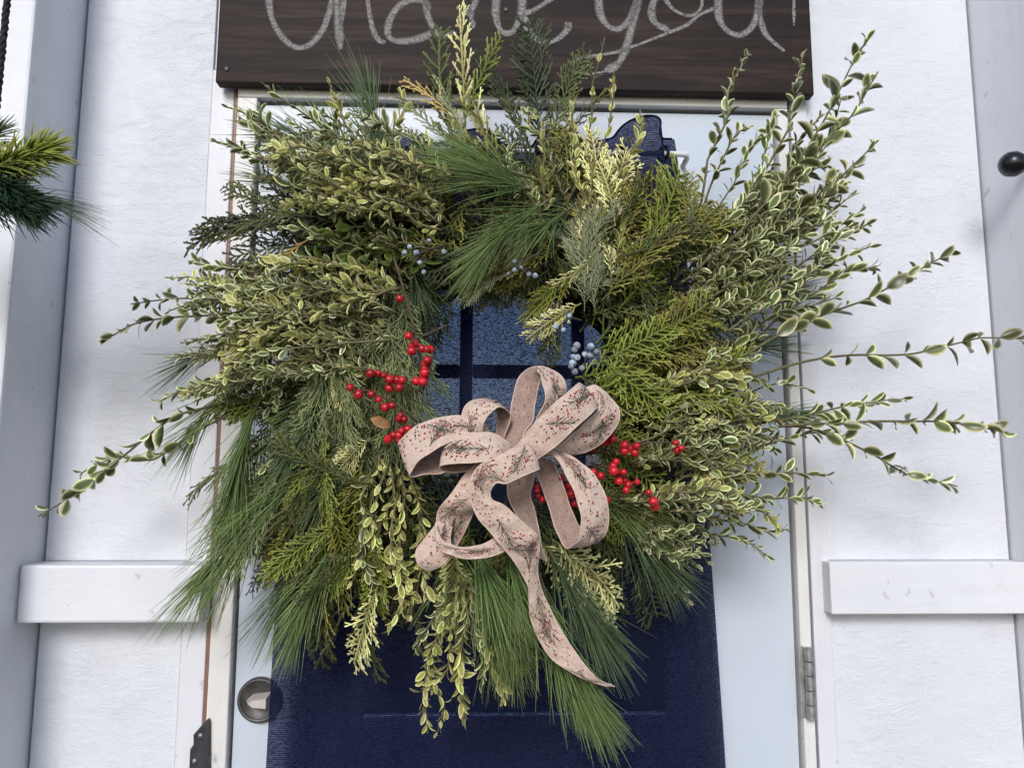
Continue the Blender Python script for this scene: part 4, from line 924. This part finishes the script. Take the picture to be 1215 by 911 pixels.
# ---- bow
bow_o = bpy.data.objects.new('bow', None); COL.objects.link(bow_o); bow_o.parent = wreath
BC = P(632, 548, -.26); bow_o.location = Vector(BC)-Vector(WC); bow_o['label'] = 'dusty pink linen bow printed with berry sprigs'
BMW = Matrix.Translation(Vector(BC))
def ribbon(name, st, to, printed=1, seed=0, rev=0):
    """st: [(ax, ay, adepth, bx, by, bdepth)] two edges of the ribbon; to maps readings to the photograph"""
    g = np.random.default_rng(100+seed)
    A_ = smooth_path([P(*to(a, c), d) for a, c, d, *_ in st], 12); B_ = smooth_path([P(*to(a, c), d) for *_, a, c, d in st], 12)
    n = len(A_); nw = 7; tw = np.linspace(0, 1, nw)
    G = A_[:, None]*(1-tw)[None, :, None]+B_[:, None]*tw[None, :, None]
    du = np.gradient(G, axis=0); dv = np.gradient(G, axis=1); NN = np.cross(du, dv); NN /= (np.linalg.norm(NN, axis=2, keepdims=True)+1e-9)
    kidx = min(n-1, printed*12); cen = G[kidx, nw//2]; sg = 1.0 if np.dot(NN[kidx, nw//2], CAM-cen) > 0 else -1.0; NN = NN*sg
    cr = (4*tw*(1-tw))[None, :, None]*.0022; sl = np.concatenate([[0], np.cumsum(np.linalg.norm(np.diff((A_+B_)/2, axis=0), axis=1))])
    G = G+NN*cr+NN*(.0011*np.sin(sl[:, None, None]*210+seed)*np.cos(tw[None, :, None]*5+seed))
    i = np.arange(n-1)[:, None]*nw; j = np.arange(nw-1)[None]; Q = np.stack([i+j, i+nw+j, i+nw+j+1, i+j+1], -1).reshape(-1, 4)
    Qf = Q[:, ::-1] if sg < 0 else Q
    b = MB(); c0_ = rev*12*(nw-1)
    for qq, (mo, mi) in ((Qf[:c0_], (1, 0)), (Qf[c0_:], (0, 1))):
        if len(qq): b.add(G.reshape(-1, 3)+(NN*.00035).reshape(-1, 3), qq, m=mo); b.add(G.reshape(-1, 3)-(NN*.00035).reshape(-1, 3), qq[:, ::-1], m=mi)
    b.tube(G[:, 0], .00085, 5, m=5); b.tube(G[:, -1], .00085, 5, m=5)
    wid = np.linalg.norm(B_-A_, axis=1)
    def at(s_, t_, off):
        fi = np.interp(s_, sl, np.arange(n)); i0 = int(min(n-2, fi)); fr = fi-i0; fj = t_*(nw-1); j0 = int(min(nw-2, fj)); fk = fj-j0
        bl = lambda X: (X[i0, j0]*(1-fr)*(1-fk)+X[i0+1, j0]*fr*(1-fk)+X[i0, j0+1]*(1-fr)*fk+X[i0+1, j0+1]*fr*fk)
        return bl(G)+bl(NN)*off
    Wn = .040; s_rev = sl[min(n-1, rev*12)] if rev else -1
    def inside(s_, t_): return max(0, s_rev) < s_ < sl[-1] and .05 < t_ < .95
    def stroke(p, q, w0, m_, off=.0010):
        (s0, t0), (s1, t1) = p, q
        if not (inside(s0, t0) and inside(s1, t1)): return
        ds, dt = s1-s0, (t1-t0)*Wn; l_ = math.hypot(ds, dt)+1e-9; os_, ot_ = -dt/l_*w0, ds/l_*w0/Wn
        b.add([at(s0+os_, t0+ot_, off), at(s0-os_, t0-ot_, off), at(s1-os_*.4, t1-ot_*.4, off), at(s1+os_*.4, t1+ot_*.4, off)], [(0, 1, 2, 3)], m=m_)
    def dot(s_, t_, r_, m_, off=.0012):
        if not inside(s_, t_): return
        c_ = [(s_+r_*math.cos(a_), min(.97, max(.03, t_+r_*math.sin(a_)/Wn))) for a_ in np.arange(6)*math.pi/3]
        V = [at(*q, off) for q in c_]; b.add(V, [(0, 1, 2, 3), (0, 3, 4, 5)], m=m_)
    s_ = g.uniform(-.01, .012); k = seed
    while s_ < sl[-1]+.01:
        th_ = (.55 if k % 2 else -.55)+g.normal(0, .25)+(math.pi if k % 3 == 0 else 0); ls = g.uniform(.030, .038); t0 = g.uniform(.38, .62)-math.sin(th_)*ls*.5/Wn
        c_, n_ = math.cos(th_), math.sin(th_)
        ax = lambda q, c_=c_, n_=n_, t0=t0, s0=s_, ls=ls: (s0+c_*ls*q, t0+n_*ls*q/Wn)
        for q in np.linspace(0, .95, 6): stroke(ax(q), ax(q+.05+.12), .00055, 2)
        for q in np.linspace(.10, 1.0, 11):
            for sd in (-1, 1):
                a_ = th_+sd*g.uniform(.45, .8); l_ = g.uniform(.010, .016)*(1.15-.5*q); p0 = ax(q); stroke(p0, (p0[0]+math.cos(a_)*l_, p0[1]+math.sin(a_)*l_/Wn), .00036, 2)
                if g.random() < .38: dot(p0[0]+math.cos(a_)*l_*1.1, p0[1]+math.sin(a_)*l_*1.1/Wn, g.uniform(.0008, .0013), 3 if g.random() < .75 else 4)
        cs, ct = s_+g.uniform(.028, .04), g.uniform(.2, .8)
        for _ in range(30): dot(cs+g.normal(0, .013), ct+g.normal(0, .25), g.uniform(.0006, .0013), 4 if g.random() < .6 else 3)
        s_ += g.uniform(.031, .038); k += 1
    if rev:
        lo_, s_rev = s_rev, -1
        for _ in range(int(lo_*650)): dot(g.uniform(0, lo_*.97), g.uniform(.1, .9), g.uniform(.0005, .0009), 6, .0010)
    for _ in range(int(sl[-1]*550)): dot(g.uniform(0, sl[-1]), g.uniform(.1, .9), g.uniform(.0005, .0009), 6, -.0010)
    me = b.mesh(name, [M[q] for q in ('rib_out', 'rib_in', 'p_green', 'p_red', 'p_wine', 'rib_edge', 'p_bleed')])
    return subpart(name, me, bow_o, BMW)
cA = lambda x, y: (450+x/4.05, 420+y/4.05)
cB = lambda x, y: (470+x/6.075, 540+y/6.075)
full = lambda x, y: (x, y)
f, m_, k_ = -.275, -.255, -.235
# far left loop
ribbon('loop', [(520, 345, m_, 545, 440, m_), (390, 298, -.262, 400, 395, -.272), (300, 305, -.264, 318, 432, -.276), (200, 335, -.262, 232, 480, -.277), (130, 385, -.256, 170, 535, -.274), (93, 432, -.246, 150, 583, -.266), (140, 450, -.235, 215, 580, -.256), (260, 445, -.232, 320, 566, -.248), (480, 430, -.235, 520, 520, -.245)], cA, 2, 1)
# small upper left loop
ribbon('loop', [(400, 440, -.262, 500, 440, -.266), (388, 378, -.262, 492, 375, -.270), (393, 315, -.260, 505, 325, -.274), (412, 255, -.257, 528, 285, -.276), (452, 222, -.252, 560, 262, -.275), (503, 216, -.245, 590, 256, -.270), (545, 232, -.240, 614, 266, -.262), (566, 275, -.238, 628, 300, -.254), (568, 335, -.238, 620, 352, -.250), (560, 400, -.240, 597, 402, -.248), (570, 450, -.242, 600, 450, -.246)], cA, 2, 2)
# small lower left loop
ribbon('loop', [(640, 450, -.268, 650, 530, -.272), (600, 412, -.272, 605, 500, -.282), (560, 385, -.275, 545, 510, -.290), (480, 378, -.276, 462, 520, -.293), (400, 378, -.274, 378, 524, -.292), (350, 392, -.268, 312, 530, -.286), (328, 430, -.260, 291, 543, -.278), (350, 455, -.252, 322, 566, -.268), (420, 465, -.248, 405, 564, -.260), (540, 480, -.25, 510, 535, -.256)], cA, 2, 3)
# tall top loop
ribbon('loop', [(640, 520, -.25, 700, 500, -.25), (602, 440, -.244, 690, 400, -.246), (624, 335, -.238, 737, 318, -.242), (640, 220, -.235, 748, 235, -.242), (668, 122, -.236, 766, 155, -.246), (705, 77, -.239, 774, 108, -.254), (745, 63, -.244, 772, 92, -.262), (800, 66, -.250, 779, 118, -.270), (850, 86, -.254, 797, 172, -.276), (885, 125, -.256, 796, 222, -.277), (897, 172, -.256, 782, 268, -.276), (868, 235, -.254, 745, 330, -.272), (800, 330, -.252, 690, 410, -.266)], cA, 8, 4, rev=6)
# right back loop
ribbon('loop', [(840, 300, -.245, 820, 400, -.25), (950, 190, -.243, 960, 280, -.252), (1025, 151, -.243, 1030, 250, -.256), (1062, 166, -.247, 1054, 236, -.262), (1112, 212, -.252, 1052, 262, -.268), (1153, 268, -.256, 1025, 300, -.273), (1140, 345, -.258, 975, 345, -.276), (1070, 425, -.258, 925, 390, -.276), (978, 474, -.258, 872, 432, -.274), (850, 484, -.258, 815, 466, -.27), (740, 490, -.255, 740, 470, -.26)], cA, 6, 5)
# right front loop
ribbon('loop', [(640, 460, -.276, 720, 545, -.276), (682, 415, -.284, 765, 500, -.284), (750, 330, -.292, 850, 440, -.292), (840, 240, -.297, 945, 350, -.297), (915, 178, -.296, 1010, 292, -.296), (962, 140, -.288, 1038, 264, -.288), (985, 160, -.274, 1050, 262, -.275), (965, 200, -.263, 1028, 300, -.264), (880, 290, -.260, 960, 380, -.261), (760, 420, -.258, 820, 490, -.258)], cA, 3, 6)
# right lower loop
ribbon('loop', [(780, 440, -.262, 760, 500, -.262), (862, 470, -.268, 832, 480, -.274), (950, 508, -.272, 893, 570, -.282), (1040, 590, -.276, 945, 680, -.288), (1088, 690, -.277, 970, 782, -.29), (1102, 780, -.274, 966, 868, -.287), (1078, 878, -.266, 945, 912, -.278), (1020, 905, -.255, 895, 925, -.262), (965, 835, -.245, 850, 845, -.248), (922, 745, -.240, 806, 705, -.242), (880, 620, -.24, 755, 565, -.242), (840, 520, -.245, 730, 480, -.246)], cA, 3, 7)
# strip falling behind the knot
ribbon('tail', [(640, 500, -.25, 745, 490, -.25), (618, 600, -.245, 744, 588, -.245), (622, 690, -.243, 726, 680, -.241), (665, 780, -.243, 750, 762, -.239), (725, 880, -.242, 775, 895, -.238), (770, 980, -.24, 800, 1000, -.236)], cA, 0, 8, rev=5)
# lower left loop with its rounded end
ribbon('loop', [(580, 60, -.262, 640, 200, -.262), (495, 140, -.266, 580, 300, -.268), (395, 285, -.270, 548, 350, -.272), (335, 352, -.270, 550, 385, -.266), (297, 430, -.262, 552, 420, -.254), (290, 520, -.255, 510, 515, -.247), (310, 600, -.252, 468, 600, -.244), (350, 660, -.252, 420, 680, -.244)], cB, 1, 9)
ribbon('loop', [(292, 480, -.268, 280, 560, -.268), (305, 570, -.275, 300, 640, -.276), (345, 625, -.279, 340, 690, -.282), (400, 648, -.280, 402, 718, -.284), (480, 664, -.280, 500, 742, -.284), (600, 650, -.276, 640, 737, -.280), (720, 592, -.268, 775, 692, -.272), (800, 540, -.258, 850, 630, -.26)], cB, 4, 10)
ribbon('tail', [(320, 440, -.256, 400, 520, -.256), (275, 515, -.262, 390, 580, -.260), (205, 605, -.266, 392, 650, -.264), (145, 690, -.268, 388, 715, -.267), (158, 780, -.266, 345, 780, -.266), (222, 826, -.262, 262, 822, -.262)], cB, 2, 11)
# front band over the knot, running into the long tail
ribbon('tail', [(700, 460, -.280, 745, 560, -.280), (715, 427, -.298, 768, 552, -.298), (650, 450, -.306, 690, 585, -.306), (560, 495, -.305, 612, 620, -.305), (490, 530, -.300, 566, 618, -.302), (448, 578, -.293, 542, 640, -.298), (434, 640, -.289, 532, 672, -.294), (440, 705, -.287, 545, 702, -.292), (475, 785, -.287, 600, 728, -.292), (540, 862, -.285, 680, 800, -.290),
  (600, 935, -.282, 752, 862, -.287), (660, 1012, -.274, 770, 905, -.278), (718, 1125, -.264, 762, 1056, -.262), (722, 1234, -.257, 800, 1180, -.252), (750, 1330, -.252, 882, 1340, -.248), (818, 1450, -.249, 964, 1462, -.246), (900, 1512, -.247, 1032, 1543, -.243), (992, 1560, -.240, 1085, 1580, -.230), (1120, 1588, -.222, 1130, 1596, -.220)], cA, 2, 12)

# ------------------------------------------------------------------ hanging bough at the left edge
GY = -.30
gp = lambda x, y, d=0.0: (x, y, GY+d)
bough = empty('pine_bough', Vector(P(-10, 200, GY)), 'dark green pine bough with a lime tuft hanging at the left edge', 'bough')
binv = Matrix.Translation(bough.location)
def bough_part(name, b, mm): subpart(name, b.mesh(name, mm), bough, binv)
bough_part('needle_tuft', *pine([gp(-40, 205), gp(5, 195), gp(48, 178)], 'fir_lime', .038, 300, 50, .0013))
bough_part('needle_tuft', *pine([gp(-60, 215), gp(-10, 205), gp(30, 192)], 'pine', .040, 150, 42, .0008))
for q in ([gp(-60, 215), gp(-10, 222), gp(40, 240)], [gp(-60, 235), gp(-15, 240), gp(25, 248)], [gp(-50, 200), gp(-20, 205), gp(15, 225)]):
    bough_part('needle_tuft', *pine(q, 'fir_dark', .038, 230, 42, .0010))
bough_part('needle_tuft', *pine([gp(-30, 215, .02), gp(20, 225, .02), gp(50, 235, .02)], 'pine_dark', .085, 44, 16, .00045))
bough_part('needle_tuft', *pine([gp(-60, 190), gp(-25, 175), gp(-8, 160)], 'pine_dark', .03, 90, 36, .0008))
cordo = MB(); zz = np.linspace(0, 1, 120); c0 = P(-12, 205, GY); c1 = c0+np.array([.006, 0, 2.62-c0[2]])
for k in range(3):
    cp = c0+(c1-c0)*zz[:, None]; cordo.tube(cp+np.stack([.0022*np.cos(zz*190+k*2.09), .0022*np.sin(zz*190+k*2.09), 0*zz], 1), .0024, 6, up=(0, 1, 0))
co = child('cord', cordo.mesh('cord', M['cord']), bough)
hk = MB(); hk.tube([(c1[0], PF-.0005, 2.60), (c1[0], PF-.04, 2.612), (c1[0], GY+.02, 2.618), (c1[0], GY-.008, 2.622), (c1[0], GY-.016, 2.632), (c1[0], GY-.016, 2.645)], .004, 8, up=(1, 0, 0))
child('hook', hk.mesh('hook', M['black']), bough)
for q, kd in (([gp(-40, 205), gp(-90, 195), gp(-130, 180)], 'fir_lime'), ([gp(-30, 215), gp(-80, 230), gp(-125, 245)], 'fir_dark'), ([gp(-30, 225), gp(-50, 255), gp(-60, 290)], 'fir_dark'), ([gp(-35, 215), gp(-75, 210), gp(-140, 215)], 'pine')):
    bough_part('needle_tuft', *pine(q, kd, .038, 190, 44, .0010))
